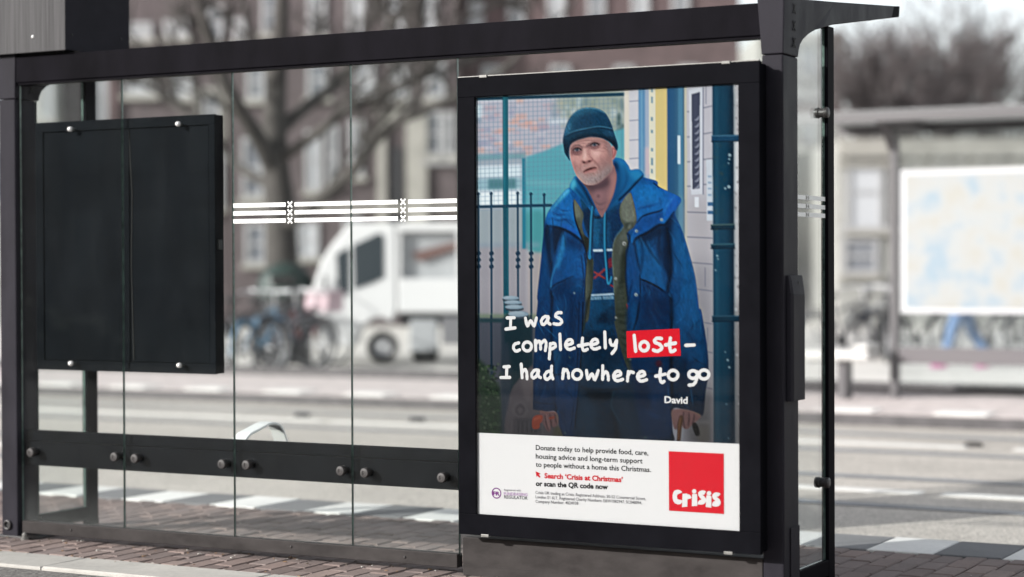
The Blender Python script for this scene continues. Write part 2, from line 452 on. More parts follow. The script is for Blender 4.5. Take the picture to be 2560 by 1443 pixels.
ks = brick_mesh('kerb_stone', 0.994, 0.296, 0.05, 0.008, M_KERB, 5)
for k in range(-7, 4):
    o = bpy.data.objects.new('kerb_stone', ks); COL.objects.link(o); o.parent = kerb
    o.location = (-1.45 + k * 1.0, -0.486, random.uniform(-.004, .003)); o.rotation_euler = (random.uniform(-.006, .006), 0, random.uniform(-.004, .004))
pt = MB(); pt.add([(-90, -24, -0.012), (90, -24, -0.012), (90, -0.645, -0.012), (-90, -0.645, -0.012)], [(0, 1, 2, 3)])
pt.build('path', M_PATH, kind='structure')

# far tram platform
pf = MB(); pf.box(-80, 80, PY0, PY1, -0.158, 0.0)
plat = pf.build('tram_platform', M_PINK, kind='structure')
ftw = tile_mesh('edge_tile', 0.46, 0.34, .02, M_TILEW)
for k in range(-26, 12):
    o = bpy.data.objects.new('edge_tile', ftw); COL.objects.link(o); o.parent = plat
    o.location = (0.2 + k * 1.0, PY0 + 0.26, 0.012)
fk = MB(); fk.box(-80, 80, PY0 - 0.10, PY0 - 0.003, -0.157, -0.006)
fk.build('platform_kerb', M_DARKSTONE, kind='structure')
fk = MB(); fk.box(-80, 80, PY1 - 0.55, PY1 - 0.42, 0.0, 0.10)
fk.build('platform_rear_kerb', M_DARKSTONE, kind='structure')
fr = MB(); fr.add([(-90, PY1 + .003, -0.11), (90, PY1 + .003, -0.11), (90, 60, -0.11), (-90, 60, -0.11)], [(0, 1, 2, 3)])
fr.build('far_road', M_FARROAD, kind='structure')

# planted strip on the photographer's side: unseen lawn added to darken glass reflections
gl_ = MB(); gl_.box(-90, 90, -30, -10.5, -0.15, 0.03)
gl_.build('lawn', mat('lawn_green', (0.030, 0.038, 0.022), 0.95, vary=0.4, scale=6, detail=8, bump=0.6, bscale=40), kind='structure')
# grit, butts and leaf scraps in the joints
gr = MB(); rg_ = random.Random(31)
for k in range(300):
    if k < 130: x, y = rg_.uniform(-2.9, 1.2), abs(rg_.gauss(0, .10)) - .06
    elif k < 220: x, y = rg_.uniform(-4.5, 2.6), rg_.uniform(-.33, TY0)
    else: x, y = rg_.uniform(-4, 2.6), -0.335 + rg_.gauss(0, .02)
    r = rg_.uniform(.0015, .004); a = rg_.uniform(0, 6.28); l = r * rg_.uniform(1, 2.6)
    gr.obox((x, y, .002 + r * .4), (l * math.cos(a), l * math.sin(a), 0), (-r * math.sin(a), r * math.cos(a), 0), (0, 0, r * .5), rg_.choice((0, 1, 1, 2, 2)))
gr.build('grit', [mat('grit_pale', (.45, .43, .39), .9), mat('grit_dark', (.09, .07, .05), .9), mat('leaf_scrap', (.20, .12, .06), .9)], kind='stuff')
# ------------------------------------------------------------------ shelter materials
M_FRAME = mat('charcoal_metal', (0.0064, 0.0058, 0.0076), 0.5, spec=0.01, vary=0.35, scale=6, detail=8, rvary=0.09, bump=0.04, bscale=240, stretch=(1, 1, 0.35))
M_POST = mat('post_metal', (0.020, 0.0186, 0.0232), 0.48, spec=0.05, vary=0.2, scale=9, detail=8, rvary=0.09, bump=0.04, bscale=240, stretch=(1, 1, 0.35))
M_CASE = mat('case_black_metal', (0.0050, 0.0050, 0.0064), 0.5, spec=0.006, vary=0.2, scale=7, detail=8, rvary=0.08)
M_SILL = mat('sill_grey_metal', (0.036, 0.032, 0.031), 0.55, spec=0.06, vary=0.30, scale=12, detail=8, rvary=0.12, stretch=(0.5, 1, 1))
M_SEATR = mat('rail_black_metal', (0.005, 0.0056, 0.0068), 0.5, spec=0.008, vary=0.3, scale=6, detail=8, rvary=0.1)
M_PANEL = mat('display_black_panel', (0.0045, 0.0056, 0.0072), 0.5, spec=0.008, vary=0.25, scale=3, detail=8, rvary=0.06)
M_STEEL = mat('brushed_steel', (0.66, 0.65, 0.63), 0.35, metal=0.35, vary=0.12, scale=40, rvary=0.08)
M_BOXSTEEL = mat('brushed_box_metal', (0.075, 0.073, 0.074), 0.6, spec=0.02, vary=0.28, scale=22, detail=10, rvary=0.1, stretch=(4, 4, 0.06))
M_BOXSHADE = mat('box_shaded_metal', (0.016, 0.015, 0.0195), 0.5, spec=0.05, vary=0.15, scale=9)  # shade of the box's unlit side, put into its colour
M_BOLT = mat('bolt_black', (0.030, 0.026, 0.025), 0.45, vary=0.3, scale=60)
M_RUBBER = mat('black_rubber', (0.008, 0.008, 0.008), 0.7)
M_GLASS = glass_mat('shelter_glass', (0.968, 0.982, 0.976), 1.27, 0.0012, grime=0.035)
M_GEDGE = mat('glass_edge', (0.085, 0.125, 0.11), 0.15, vary=0.45, scale=9, detail=8, stretch=(1, 1, 2.5))
M_WHITE = mat('white_vinyl', (0.80, 0.80, 0.77), 0.6, vary=0.05, scale=20)
M_DUSTY = mat('dusty_chrome', (0.15, 0.145, 0.135), 0.45, metal=0.3, vary=0.2, scale=50)

YG = 0.030                                     # front of the rear-wall glass
sh = thing('tram_shelter', (-0.75, 0.3, 0.0), 'charcoal metal tram stop shelter with clear glass walls and thin roof standing on brick pavement', 'shelter')
XR, XL = 1.170, -2.664
LX0 = -2.768
# corner posts
m = MB(); m.box(1.083, XR - .002, 0.002, 0.165, 0.004, 2.072); post_r = m.build('corner_post', M_POST, sh, .006)
m = MB(); m.box(LX0 + .002, XL - .002, 0.002, 0.145, 0.004, 2.072); post_l = m.build('corner_post', M_POST, sh, .006)
# brackets that carry the roof: one casting per end, arch under the arm
prof = [(0.0, 2.075), (0.165, 2.075), (0.172, 2.10), (0.187, 2.124), (0.215, 2.146), (0.272, 2.172), (0.35, 2.198), (0.438, 2.217), (0.55, 2.240),
        (1.335, 2.354), (1.369, 2.41), (0.571, 2.335), (0.0, 2.285)]
for x0, x1, wx in ((1.083, XR, -0.018), (LX0, XL, -0.006)):
    m = MB(); n = len(prof)
    a = [Vector((x0 + (wx if z > 2.2 and y < .6 else 0), y, z)) for y, z in prof]
    b = [Vector((x1 + (0.004 if z > 2.2 and y < .6 else 0), y, z)) for y, z in prof]
    m.add(a + b, [tuple(range(n)), tuple(range(2 * n - 1, n - 1, -1))] + [(i, i + n, (i + 1) % n + n, (i + 1) % n) for i in range(n)])
    br = sub(m.build('roof_bracket', M_POST, sh, .004))
    # punched crosses on the outer face
    for zc in (2.256, 2.190, 2.126):
        m = MB()
        for s in (-1, 1):
            m.obox((x1 + (.004 if zc > 2.2 else .0035), 0.112, zc), (.0012, 0, 0), (0, .013, .018 * s), (0, -.0022 * s, .0016))
        m.build('punched_cross', M_RUBBER, br)
    m = MB(); c = (x0 + x1) / 2
    m.add([(x0 + .002, 1.330, 2.3535), (x1 - .002, 1.330, 2.3535), (x1 - .002, 1.445, 2.370), (x0 + .002, 1.445, 2.370),
           (x0 + .002, 1.360, 2.409), (x1 - .002, 1.360, 2.409), (x1 - .002, 1.455, 2.419), (x0 + .002, 1.455, 2.419)],
          [(0, 1, 2, 3), (4, 7, 6, 5), (0, 4, 5, 1), (1, 5, 6, 2), (2, 6, 7, 3), (3, 7, 4, 0)])
    m.build('arm_end_cap', M_CASE, br, .003)
# long roof beam on the near side and the far roof edge
m = MB(); m.box(XL + .001, 1.0825, 0.004, 0.085, 2.148, 2.272); m.build('roof_beam', M_FRAME, sh, .004)
m = MB(); m.box(XL - .02, 1.075, 0.012, 0.07, 2.1385, 2.1475); m.build('glazing_channel', M_FRAME, sh)
m = MB(); m.box(XL + .001, 1.0825, 1.27, 1.33, 2.347, 2.395); m.build('roof_edge', M_FRAME, sh, .004)
# roof panes between the arms
for k in range(4):
    w = (1.075 - XL) / 4; a = XL + .01 + w * k; b = a + w - .012
    m = MB(); m.add([(a, .088, 2.262), (b, .088, 2.262), (b, 1.268, 2.380), (a, 1.268, 2.380), (a, .088, 2.270), (b, .088, 2.270), (b, 1.268, 2.388), (a, 1.268, 2.388)],
                    [(0, 3, 2, 1), (4, 5, 6, 7), (0, 1, 5, 4), (1, 2, 6, 5), (2, 3, 7, 6), (3, 0, 4, 7)])
    m.build('roof_pane', glass_mat('roof_glass', (0.985, 0.99, 0.99), 1.15, 0.003), sh)
# rear-wall panes
def pane(x0, x1, z0, z1, name='glass_pane', Y0=YG):
    m = MB(); m.box(x0, x1, Y0, Y0 + .010, z0, z1)
    m.mi = [1, 1, 0, 0, 1, 1]
    return m.build(name, [M_GLASS, M_GEDGE], sh)
J = [onY(51, 1000, YG).x + .006, onY(306.5, 700, YG).x, onY(582.5, 700, YG).x, onY(877.5, 700, YG).x, onY(1145, 700, YG).x, 1.081]
for a, b in zip(J[:-1], J[1:]): pane(a + .0022, b - .0022, 0.074, 2.146)
# side panes with rear mullion, bottom sill and clamps
for xs, xe in ((1.135, XR), (XL - .04, XL)):
    ym0, ym1 = (0.452, 0.576)
    m = MB(); m.box(xs + .004, xe, 0.50, ym1, 0.004, 2.232); mul = sub(m.build('rear_post', M_FRAME, sh, .004))
    m = MB(); m.box(xs, xe + .001, 0.166, 0.498, 0.028, 0.093); m.box(xs + .003, xe - .002, .50, .582, .0, .03); m.build('side_sill', M_FRAME, sh, .003)
    m = MB(); xg = (xs + xe) / 2
    m.prism([(xg - .005, .1655, .0935), (xg - .005, .496, .0935), (xg - .005, .496, 2.222), (xg - .005, .40, 2.207), (xg - .005, .272, 2.170), (xg - .005, .215, 2.144), (xg - .005, .19, 2.122), (xg - .005, .173, 2.095), (xg - .005, .1655, 2.072)], (.010, 0, 0))
    m.mi = [0, 0] + [1] * (len(m.f) - 2)
    m.build('side_pane', [glass_mat('side_glass', (.97, .985, .98), 1.25, .0015, grime=.06), M_GEDGE], sh)
    for zc in (1.882, 0.405):
        m = MB(); m.lathe((xg - .03, .468, zc), (1, 0, 0), [(0, .012), (.004, .022), (.022, .022), (.024, .018), (.045, .018), (.047, .022), (.06, .021), (.064, .012)], 16)
        m.box(xg - .012, xg + .012, .468, .504, zc - .018, zc + .018)
        m.build('pane_clamp', M_BOLT, mul, .002)
    # manifestation stripes on the side pane
    for k in range(3):
        zt = 1.547 - k * .0335; side = xg + .0058
        for y0, y1 in ((.167, .272), (.312, .495)):
            m = MB(); m.box(side, side + .0012, y0, y1, zt - .017, zt); m.build('stripe', M_WHITE, sh)
        m = MB()
        for s in (-1, 1): m.obox((side + .0006, .292, zt - .0085), (.0006, 0, 0), (0, .009, .011 * s), (0, -.0022 * s, .0018))
        m.build('stripe_cross', M_WHITE, sh)
# bottom sill
m = MB(); m.box(-2.642, J[4] + .004, 0.006, 0.052, 0.026, 0.083); sill = sub(m.build('bottom_sill', M_SILL, sh, .003))
for x, y in ((178, 1325), (728, 1367), (1012, 1393)):
    p = onY(x, y, 0.006); m = MB(); m.lathe((p.x, .006, p.z), (0, -1, 0), [(0, .006), (.003, .0055), (.005, .003)], 10); m.build('screw', M_BOLT, sill)
# back rail behind the glass with its two boards, held by pairs of bolts
m = MB(); m.box(-2.66, 1.08, .062, .094, .4585, .508); m.build('rail_board', M_SEATR, sh, .003)
m = MB(); m.box(-2.66, 1.08, .058, .094, .342, .4555); m.build('rail_board', M_SEATR, sh, .003)
for x, y in ((73, 1132), (282, 1143), (333, 1147), (551, 1161), (612, 1163), (848, 1178), (908, 1183), (1101, 1195)):
    p = onY(x, y, 0.0)
    m = MB(); m.lathe((p.x, .057, p.z), (0, -1, 0), [(0, .013), (.030, .013), (.031, .021), (.048, .0215), (.053, .019), (.054, .010), (.051, .008)], 22)
    for k in range(2): m.lathe((p.x + (k * 2 - 1) * .006, .003, p.z), (0, -1, 0), [(0, .0022), (.0018, .002)], 8)
    m.build('rail_bolt', M_BOLT, sh, smooth=False)
# seat and arm rests behind the rail
m = MB()
m.box(-2.3, 0.6, .12, .46, .405, .438); m.build('seat', M_SEATR, sh, .006)
for x in (-2.0, -0.2):
    m = MB(); m.box(x - .03, x + .03, .0945, .30, .372, .4045); m.build('seat_bracket', M_FRAME, sh, .004)
XA = onY(598, 1100, .13).x
arm = [onX(*q, XA) for q in ((592, 1112), (600, 1098), (611, 1085), (632, 1074), (654, 1062), (665, 1058), (676, 1058), (686, 1063), (693, 1074), (703, 1103), (706, 1116))]
def arm_rest(X):
    m = MB(); V = []
    n = len(arm)
    for i, p in enumerate(arm):
        a, b = arm[max(i - 1, 0)], arm[min(i + 1, n - 1)]
        t = Vector((0, b.y - a.y, b.z - a.z)).normalized(); nn = Vector((0, -t.z, t.y))
        for dx, dn in ((-.036, -.006), (.036, -.006), (.036, .006), (-.036, .006)):
            V.append(Vector((X + dx, p.y, p.z)) + nn * dn)
    fs = [(i * 4 + k, i * 4 + (k + 1) % 4, i * 4 + 4 + (k + 1) % 4, i * 4 + 4 + k) for i in range(n - 1) for k in range(4)] + [(3, 2, 1, 0), tuple(4 * (n - 1) + k for k in range(4))]
    m.add(V, fs)
    e = arm[-1]; s0 = arm[0]
    m.box(X - .022, X + .022, e.y - .004, e.y + .004, .436, e.z + .005); m.box(X - .022, X + .022, s0.y - .004, s0.y + .004, .436, s0.z + .005)
    m.build('arm_rest', mat('pale_steel', (.78, .78, .76), .3, metal=.2), sh, .002)
arm_rest(XA)
# white stripes and crosses on the rear glass
segs = []
for k in range(3):
    yt = [(583.5, 509.5 + k * 19.6, 519.4 + k * 19.6)]
    z1 = onY(583.5, 509.5 + k * 19.6, YG - .0015).z; z0 = onY(583.5, 519.6 + k * 19.6, YG - .0015).z
    for a, b in ((584, 714.5), (737, 875.8), (879.6, 995), (1021, 1142.5)):
        xa, xb = onY(a, 530, YG).x, onY(b, 530, YG).x
        m = MB(); m.box(xa, xb, YG - .0016, YG - .0004, z0, z1); m.build('stripe', M_WHITE, sh)
    for c in (725.2, 1008):
        xc = onY(c, 530, YG).x; zc = (z0 + z1) / 2
        m = MB()
        for s in (-1, 1): m.obox((xc, YG - .001, zc), (.0115, 0, .0125 * s), (0, .0006, 0), (-.0024 * s, 0, .0022))
        m.build('stripe_cross', M_WHITE, sh)
# small fittings on the posts
m = MB()
m.prism([(XR - .001, .030, .757), (XR + .016, .034, .757), (XR + .022, .05, .757), (XR + .022, .168, .757), (XR + .016, .186, .757), (XR - .001, .188, .757)], (0, 0, .405))
V = [(XR - .001, .030, 1.162), (XR + .016, .034, 1.162), (XR + .022, .05, 1.162), (XR + .022, .168, 1.162), (XR + .016, .186, 1.162), (XR - .001, .188, 1.162),
     (XR - .001, .030, 1.236), (XR + .006, .034, 1.236), (XR + .009, .05, 1.236), (XR + .009, .168, 1.236), (XR + .006, .186, 1.236), (XR - .001, .188, 1.236)]
m.add(V, [(6, 7, 8, 9, 10, 11)] + [(i, (i + 1) % 6, (i + 1) % 6 + 6, i + 6) for i in range(6)])
hb = sub(m.build('hand_grip', M_POST, sh, .002))
m = MB(); m.box(XR + .012, XR + .0155, .118, .132, 1.196, 1.212); m.build('keyhole', M_RUBBER, hb)
m = MB(); m.box(XR - .001, XR + .0025, .066, .162, .012, .272); hp = sub(m.build('hatch_plate', M_POST, sh, .002))
m = MB(); m.lathe((XR + .002, .112, .238), (1, 0, 0), [(0, .005), (.002, .0045)], 10); m.build('screw', M_RUBBER, hp)
p = onY(20, 1312, 0.0)
m = MB(); m.torus((p.x, -.006, p.z), (0, 1, 0), .019, .0045, 22, 8); m.lathe((p.x, .003, p.z), (0, -1, 0), [(0, .019), (.003, .018)], 18, 1)
m.build('pipe_outlet', [M_BOLT, M_RUBBER], sh, smooth=False)
p = onZ(62, 1350, 0.0)
m = MB(); m.lathe((p.x, p.y, 0), (0, 0, 1), [(0, .020), (.012, .020), (.0125, .013), (.026, .013), (.034, .008), (.037, .003)], 12); m.build('anchor_bolt', M_DUSTY, sh)
m = MB(); m.box(LX0 - .03, XL + .10, -.012, .19, 0.0, .010); m.build('base_plate', M_BOLT, sh, .002)
m = MB(); m.box(1.05, XR + .03, -.012, .21, 0.0, .010); m.build('base_plate', M_BOLT, sh, .002)
# closed plinth below the poster case
m = MB(); m.box(onY(1156, 1400, 0).x, 1.0815, .002, .10, .012, .158); pl = sub(m.build('plinth', M_SILL, sh, .003))
m = MB(); m.box(onY(1158, 1400, 0).x, 1.0795, -.0005, .0035, .0, .040); m.build('plinth_skirt', M_SILL, pl)

# ------------------------------------------------------------------ metal box on the roof
bx1 = onY(163, 60, -.03).x
rb = thing('roof_box', (bx1 - .3, .2, 2.28), 'brushed metal equipment box with shade-darkened side sitting on the end of the shelter roof beam', 'metal box')
m = MB(); m.box(bx1 - .62, bx1 - .003, -.027, .43, 2.284, 2.84); m.build('body', M_BOXSHADE, rb, .002)
m = MB(); m.box(bx1 - .62, bx1, -.032, -.0275, 2.282, 2.842); ff = sub(m.build('front_plate', M_BOXSTEEL, rb, .001))
p = onY(82, 92, -.032); m = MB(); m.lathe((p.x, -.032, p.z), (0, -1, 0), [(0, .008), (.003, .007), (.005, .003)], 12); m.build('rivet', M_STEEL, ff)
for q in ((180, 87), (303, 98)):
    p = onX(*q, bx1 - .003); m = MB(); m.lathe((bx1 - .003, p.y, p.z), (1, 0, 0), [(0, .007), (.002, .006), (.003, .003)], 12); m.build('rivet', M_RUBBER, rb)
m = MB(); m.box(bx1 - .55, bx1 - .06, .02, .38, 2.2725, 2.284); m.build('foot', M_RUBBER, rb)

# ------------------------------------------------------------------ empty display case behind the glass
YC = 0.062
a = onY(90, 308, YC); b = onY(541.5, 938, YC)
cx0, cx1, cz0, cz1 = a.x, b.x, b.z + .003, a.z
dc = thing('display_case', ((cx0 + cx1) / 2, YC + .03, cz0), 'empty black notice case mounted behind the shelter glass with four round steel bolts', 'display case')
m = MB(); m.box(cx0 + .012, cx1 - .002, YC + .006, YC + .062, cz0 + .002, cz1 - .002); m.build('body', M_CASE, dc, .003)
fw = .046
m = MB()
m.box(cx0, cx1, YC - .006, YC + .010, cz1 - fw, cz1); m.box(cx0, cx1, YC - .006, YC + .010, cz0, cz0 + fw)
m.box(cx0, cx0 + fw, YC - .0055, YC + .010, cz0 + fw, cz1 - fw); m.box(cx1 - fw * .72, cx1, YC - .0055, YC + .010, cz0 + fw, cz1 - fw)
m.build('frame', M_PANEL, dc, .002)
m = MB(); m.box(cx0 + fw + .004, cx1 - fw * .72 - .004, YC - .001, YC + .004, cz0 + fw + .004, cz1 - fw - .004); bp_ = sub(m.build('backing_panel', M_PANEL, dc))
m = MB(); m.tube([(-2.03, YC - .002, cz1 - fw - .006), (-2.012, YC - .003, cz1 - .35), (-2.02, YC - .002, cz0 + .5), (-2.008, YC - .003, cz0 + fw + .01)], .003, 6); m.build('cable', M_RUBBER, bp_)
for q in ((173, 323), (443, 310), (175, 909), (446, 914)):
    p = onY(*q, YG - .01); m = MB(); m.lathe((p.x, YC - .006, p.z), (0, -1, 0), [(0, .006), (.022, .006), (.0225, .0115), (.030, .0125), (.038, .010), (.042, .004)], 16)
    m.build('mounting_bolt', M_STEEL, dc, smooth=True)
p = onX(552, 612, cx1); m = MB(); m.box(cx1 - .001, cx1 + .012, YC + .01, YC + .035, p.z - .022, p.z + .022); m.build('lock', M_RUBBER, dc, .002)

# ------------------------------------------------------------------ poster case
YK = -0.085
kx0, kx1, kz0, kz1 = -0.205, 1.108, 0.183, 2.043
pc = thing('poster_case', ((kx0 + kx1) / 2, -.04, kz0), 'tall black framed poster case with clear glass front fixed to the end of the shelter', 'poster case')
m = MB(); m.box(kx0 + .006, kx1 - .004, YK + .022, -.004, kz0 + .006, kz1 - .006); m.build('body', M_CASE, pc, .004)
PX0, PX1, PZ0, PZ1 = -0.124, 1.0215, 0.268, 1.962       # visible poster
m = MB()
m.box(kx0, kx1, YK, YK + .03, PZ1, kz1); m.box(kx0, kx1, YK, YK + .03, kz0, PZ0)
m.box(kx0, PX0, YK + .0003, YK + .0297, PZ0, PZ1); m.box(PX1, kx1, YK + .0003, YK + .0297, PZ0, PZ1)
m.build('frame', M_CASE, pc, .0025)
m = MB(); m.box(PX0 + .001, PX1 - .001, YK + .003, YK + .007, PZ0 + .001, PZ1 - .001); m.build('front_glass', glass_mat('case_glass', (0.99, 0.992, 0.992), 1.30, 0.0010), pc)
for q, up in (((1208, 191), 1), ((1815, 158), 1), ((1213, 1334), 0), ((1821, 1381), 0)):
    p = onY(*q, YK); z = kz1 if up else kz0
    m = MB(); m.box(p.x - .018, p.x + .018, YK - .004, YK + .012, z - .006, z + .006); m.build('hinge_clip', M_DUSTY, pc, .002)
m = MB(); m.box(kx0 + .004, kx1 - .004, YK + .001, YK + .02, kz1 + .0005, kz1 + .004); m.build('top_seal', M_DUSTY, pc)
# ------------------------------------------------------------------ the poster: a flat print
YP = YK + .014
ZW = 0.5 * (onY(1192, 1082, YP).z + onY(1848, 1110, YP).z)      # lower edge of the photographic part
CW, CH = 880, int(880 * (PZ1 - ZW) / (PX1 - PX0))
CRN = np.array(CROT); CPN = np.array(CAMPOS)
def to_canvas(pts):
    p = np.asarray(pts, float)
    d = np.stack([(p[:, 0] - 1280) / F, -(p[:, 1] - 721.5) / F, -np.ones(len(p))], 1) @ CRN.T
    t = (YP - CPN[1]) / d[:, 1]
    w = CPN + d * t[:, None]
    return np.stack([(w[:, 0] - PX0) / (PX1 - PX0) * CW, (PZ1 - w[:, 2]) / (PZ1 - ZW) * CH], 1)
def A(*p): return [(1180 + x / 2.488, 200 + y / 2.488) for x, y in p]
def B(*p): return [(1380 + x / 5.346, 250 + y / 5.346) for x, y in p]
def T(*p): return [(1320 + x / 4.243, 460 + y / 4.243) for x, y in p]
def D(*p): return [(1180 + x / 3.765, 740 + y / 3.765) for x, y in p]
SC = 1.3                                               # canvas pixels per photo pixel
IMG = np.zeros((CH, CW, 3), np.float32)
def smooth_closed(p, k=5):
    p = np.asarray(p, float); n = len(p); out = []
    for i in range(n):
        p0, p1, p2, p3 = p[i - 1], p[i], p[(i + 1) % n], p[(i + 2) % n]
        for j in range(k):
            t = j / k
            out.append(0.5 * ((2 * p1) + (-p0 + p2) * t + (2 * p0 - 5 * p1 + 4 * p2 - p3) * t * t + (-p0 + 3 * p1 - 3 * p2 + p3) * t ** 3))
    return np.array(out)
def smooth_open(p, k=6):
    p = np.asarray(p, float); n = len(p); out = []
    for i in range(n - 1):
        p0, p1, p2, p3 = p[max(i - 1, 0)], p[i], p[i + 1], p[min(i + 2, n - 1)]
        for j in range(k):
            t = j / k
            out.append(0.5 * ((2 * p1) + (-p0 + p2) * t + (2 * p0 - 5 * p1 + 4 * p2 - p3) * t * t + (-p0 + 3 * p1 - 3 * p2 + p3) * t ** 3))
    out.append(p[-1]); return np.array(out)
def box1(a, r, ax):
    if r < 1: return a
    a = np.moveaxis(a, ax, 0)
    pad = np.concatenate([np.repeat(a[:1], r + 1, 0), a, np.repeat(a[-1:], r, 0)], 0)
    c = np.cumsum(pad, 0, dtype=np.float64)
    return np.moveaxis(((c[2 * r + 1:] - c[:-2 * r - 1]) / (2 * r + 1)).astype(np.float32), 0, ax)
def blur(a, s):
    r = int(round(s * 0.9))
    if s > 0 and r < 1: r = 1
    for _ in range(2 if s < 2 else 3):
        a = box1(box1(a, r, 0), r, 1)
    return a
def poly_mask(c, pad):
    x0, y0 = np.floor(c.min(0)).astype(int) - pad; x1, y1 = np.ceil(c.max(0)).astype(int) + pad
    w, h = x1 - x0 + 1, y1 - y0 + 1
    xs = np.arange(x0, x1 + 1) + 0.5; ys = np.arange(y0, y1 + 1) + 0.5
    m = np.zeros((h, w), bool)
    n = len(c)
    for i in range(n):
        (xa, ya), (xb, yb) = c[i], c[(i + 1) % n]
        if ya == yb: continue
        lo, hi = min(ya, yb), max(ya, yb)
        r0, r1 = np.searchsorted(ys, lo), np.searchsorted(ys, hi)
        if r1 <= r0: continue
        xc = xa + (ys[r0:r1] - ya) * (xb - xa) / (yb - ya)
        m[r0:r1] ^= xs[None, :] >= xc[:, None]
    return m.astype(np.float32), x0, y0
def stroke_mask(c, w, pad):
    w = np.asarray(w, float)
    mx = int(w.max()) + pad
    x0, y0 = np.floor(c.min(0)).astype(int) - mx; x1, y1 = np.ceil(c.max(0)).astype(int) + mx
    X, Y = np.meshgrid(np.arange(x0, x1 + 1) + .5, np.arange(y0, y1 + 1) + .5)
    m = np.zeros(X.shape, np.float32)
    for i in range(len(c) - 1):
        a, b = c[i], c[i + 1]; d = b - a; L2 = max((d * d).sum(), 1e-9)
        bx0, bx1 = int(min(a[0], b[0]) - mx - x0), int(max(a[0], b[0]) + mx - x0) + 1
        by0, by1 = int(min(a[1], b[1]) - mx - y0), int(max(a[1], b[1]) + mx - y0) + 1
        bx0, by0 = max(bx0, 0), max(by0, 0)
        xx, yy = X[by0:by1, bx0:bx1], Y[by0:by1, bx0:bx1]
        t = np.clip(((xx - a[0]) * d[0] + (yy - a[1]) * d[1]) / L2, 0, 1)
        ds = np.hypot(xx - a[0] - t * d[0], yy - a[1] - t * d[1])
        ww = (w[i] + (w[i + 1] - w[i]) * t) / 2
        m[by0:by1, bx0:bx1] = np.maximum(m[by0:by1, bx0:bx1], np.clip(ww - ds + .5, 0, 1))
    return m, x0, y0
CLIP = None
def comp(m, x0, y0, col, alpha=1.0):
    h, w = m.shape
    ax0, ay0, ax1, ay1 = max(x0, 0), max(y0, 0), min(x0 + w, CW), min(y0 + h, CH)
    if ax1 <= ax0 or ay1 <= ay0: return
    mm = m[ay0 - y0:ay1 - y0, ax0 - x0:ax1 - x0] * alpha
    if CLIP is not None: mm = mm * CLIP[ay0:ay1, ax0:ax1]
    mm = mm[:, :, None]
    IMG[ay0:ay1, ax0:ax1] = IMG[ay0:ay1, ax0:ax1] * (1 - mm) + np.asarray(col, np.float32) * mm
def poly(pts, col, alpha=1.0, soft=0.0, sm=True, ret=False):
    c = to_canvas(pts)
    if sm: c = smooth_closed(c)
    pad = int(soft * SC * 3) + 4
    m, x0, y0 = poly_mask(c, pad)
    m = blur(m, max(soft * SC, 0.7))
    if ret:
        full = np.zeros((CH, CW), np.float32)
        h, w = m.shape
        ax0, ay0, ax1, ay1 = max(x0, 0), max(y0, 0), min(x0 + w, CW), min(y0 + h, CH)
        full[ay0:ay1, ax0:ax1] = m[ay0 - y0:ay1 - y0, ax0 - x0:ax1 - x0]
    comp(m, x0, y0, col, alpha)
    return full if ret else None
def rect(x0, y0, x1, y1, col, alpha=1.0, soft=0.0, lean=0.004):
    """upright rectangle on the poster, edges in photo pixels (follows the print's own perspective)"""
    def sl(x, y): return (x - (x0 + x1) / 2) * ((y - 703) * 1.08e-4)
    poly([(x0, y0 + sl(x0, y0)), (x1, y0 + sl(x1, y0)), (x1 + lean * (y1 - y0), y1 + sl(x1, y1)), (x0 + lean * (y1 - y0), y1 + sl(x0, y1))], col, alpha, soft, sm=False)
def line(pts, w, col, alpha=1.0, soft=0.0, sm=True):
    c = to_canvas(pts); n = len(c)
    w = np.full(n, w, float) if np.isscalar(w) else np.interp(np.linspace(0, 1, n), np.linspace(0, 1, len(w)), w)
    if sm and n > 2:
        c2 = smooth_open(c); w = np.interp(np.linspace(0, 1, len(c2)), np.linspace(0, 1, n), w); c = c2
    pad = int(soft * SC * 3) + 4
    m, x0, y0 = stroke_mask(c, w * SC, pad)
    if soft > 0: m = blur(m, soft * SC)
    comp(m, x0, y0, col, alpha)
def dot(x, y, r, col, alpha=1.0, soft=0.0, ry=None):
    ry = ry or r
    poly([(x + r * math.cos(a), y + ry * math.sin(a)) for a in np.linspace(0, 2 * math.pi, 12, endpoint=False)], col, alpha, soft)
def vnoise(cell, seed, aniso=1.0):
    r = np.random.default_rng(seed)
    gh, gw = int(CH / cell) + 3, int(CW / (cell * aniso)) + 3
    gr = r.random((gh, gw)).astype(np.float32)
    yy = np.arange(CH) / cell; xx = np.arange(CW) / (cell * aniso)
    y0, x0 = yy.astype(int), xx.astype(int); fy, fx = yy - y0, xx - x0
    fy, fx = fy * fy * (3 - 2 * fy), fx * fx * (3 - 2 * fx)
    a = gr[y0][:, x0] * (1 - fx) + gr[y0][:, x0 + 1] * fx
    b = gr[y0 + 1][:, x0] * (1 - fx) + gr[y0 + 1][:, x0 + 1] * fx
    return (a * (1 - fy[:, None]) + b * fy[:, None]) * 2 - 1
def texture(mask, amt, cell, seed, aniso=1.0, oct=3):
    n = sum(vnoise(max(cell / 2 ** k, 1.2), seed + k, aniso) * 0.6 ** k for k in range(oct))
    IMG[:] = np.clip(IMG * (1 + (amt * n * mask)[:, :, None]), 0, 255)

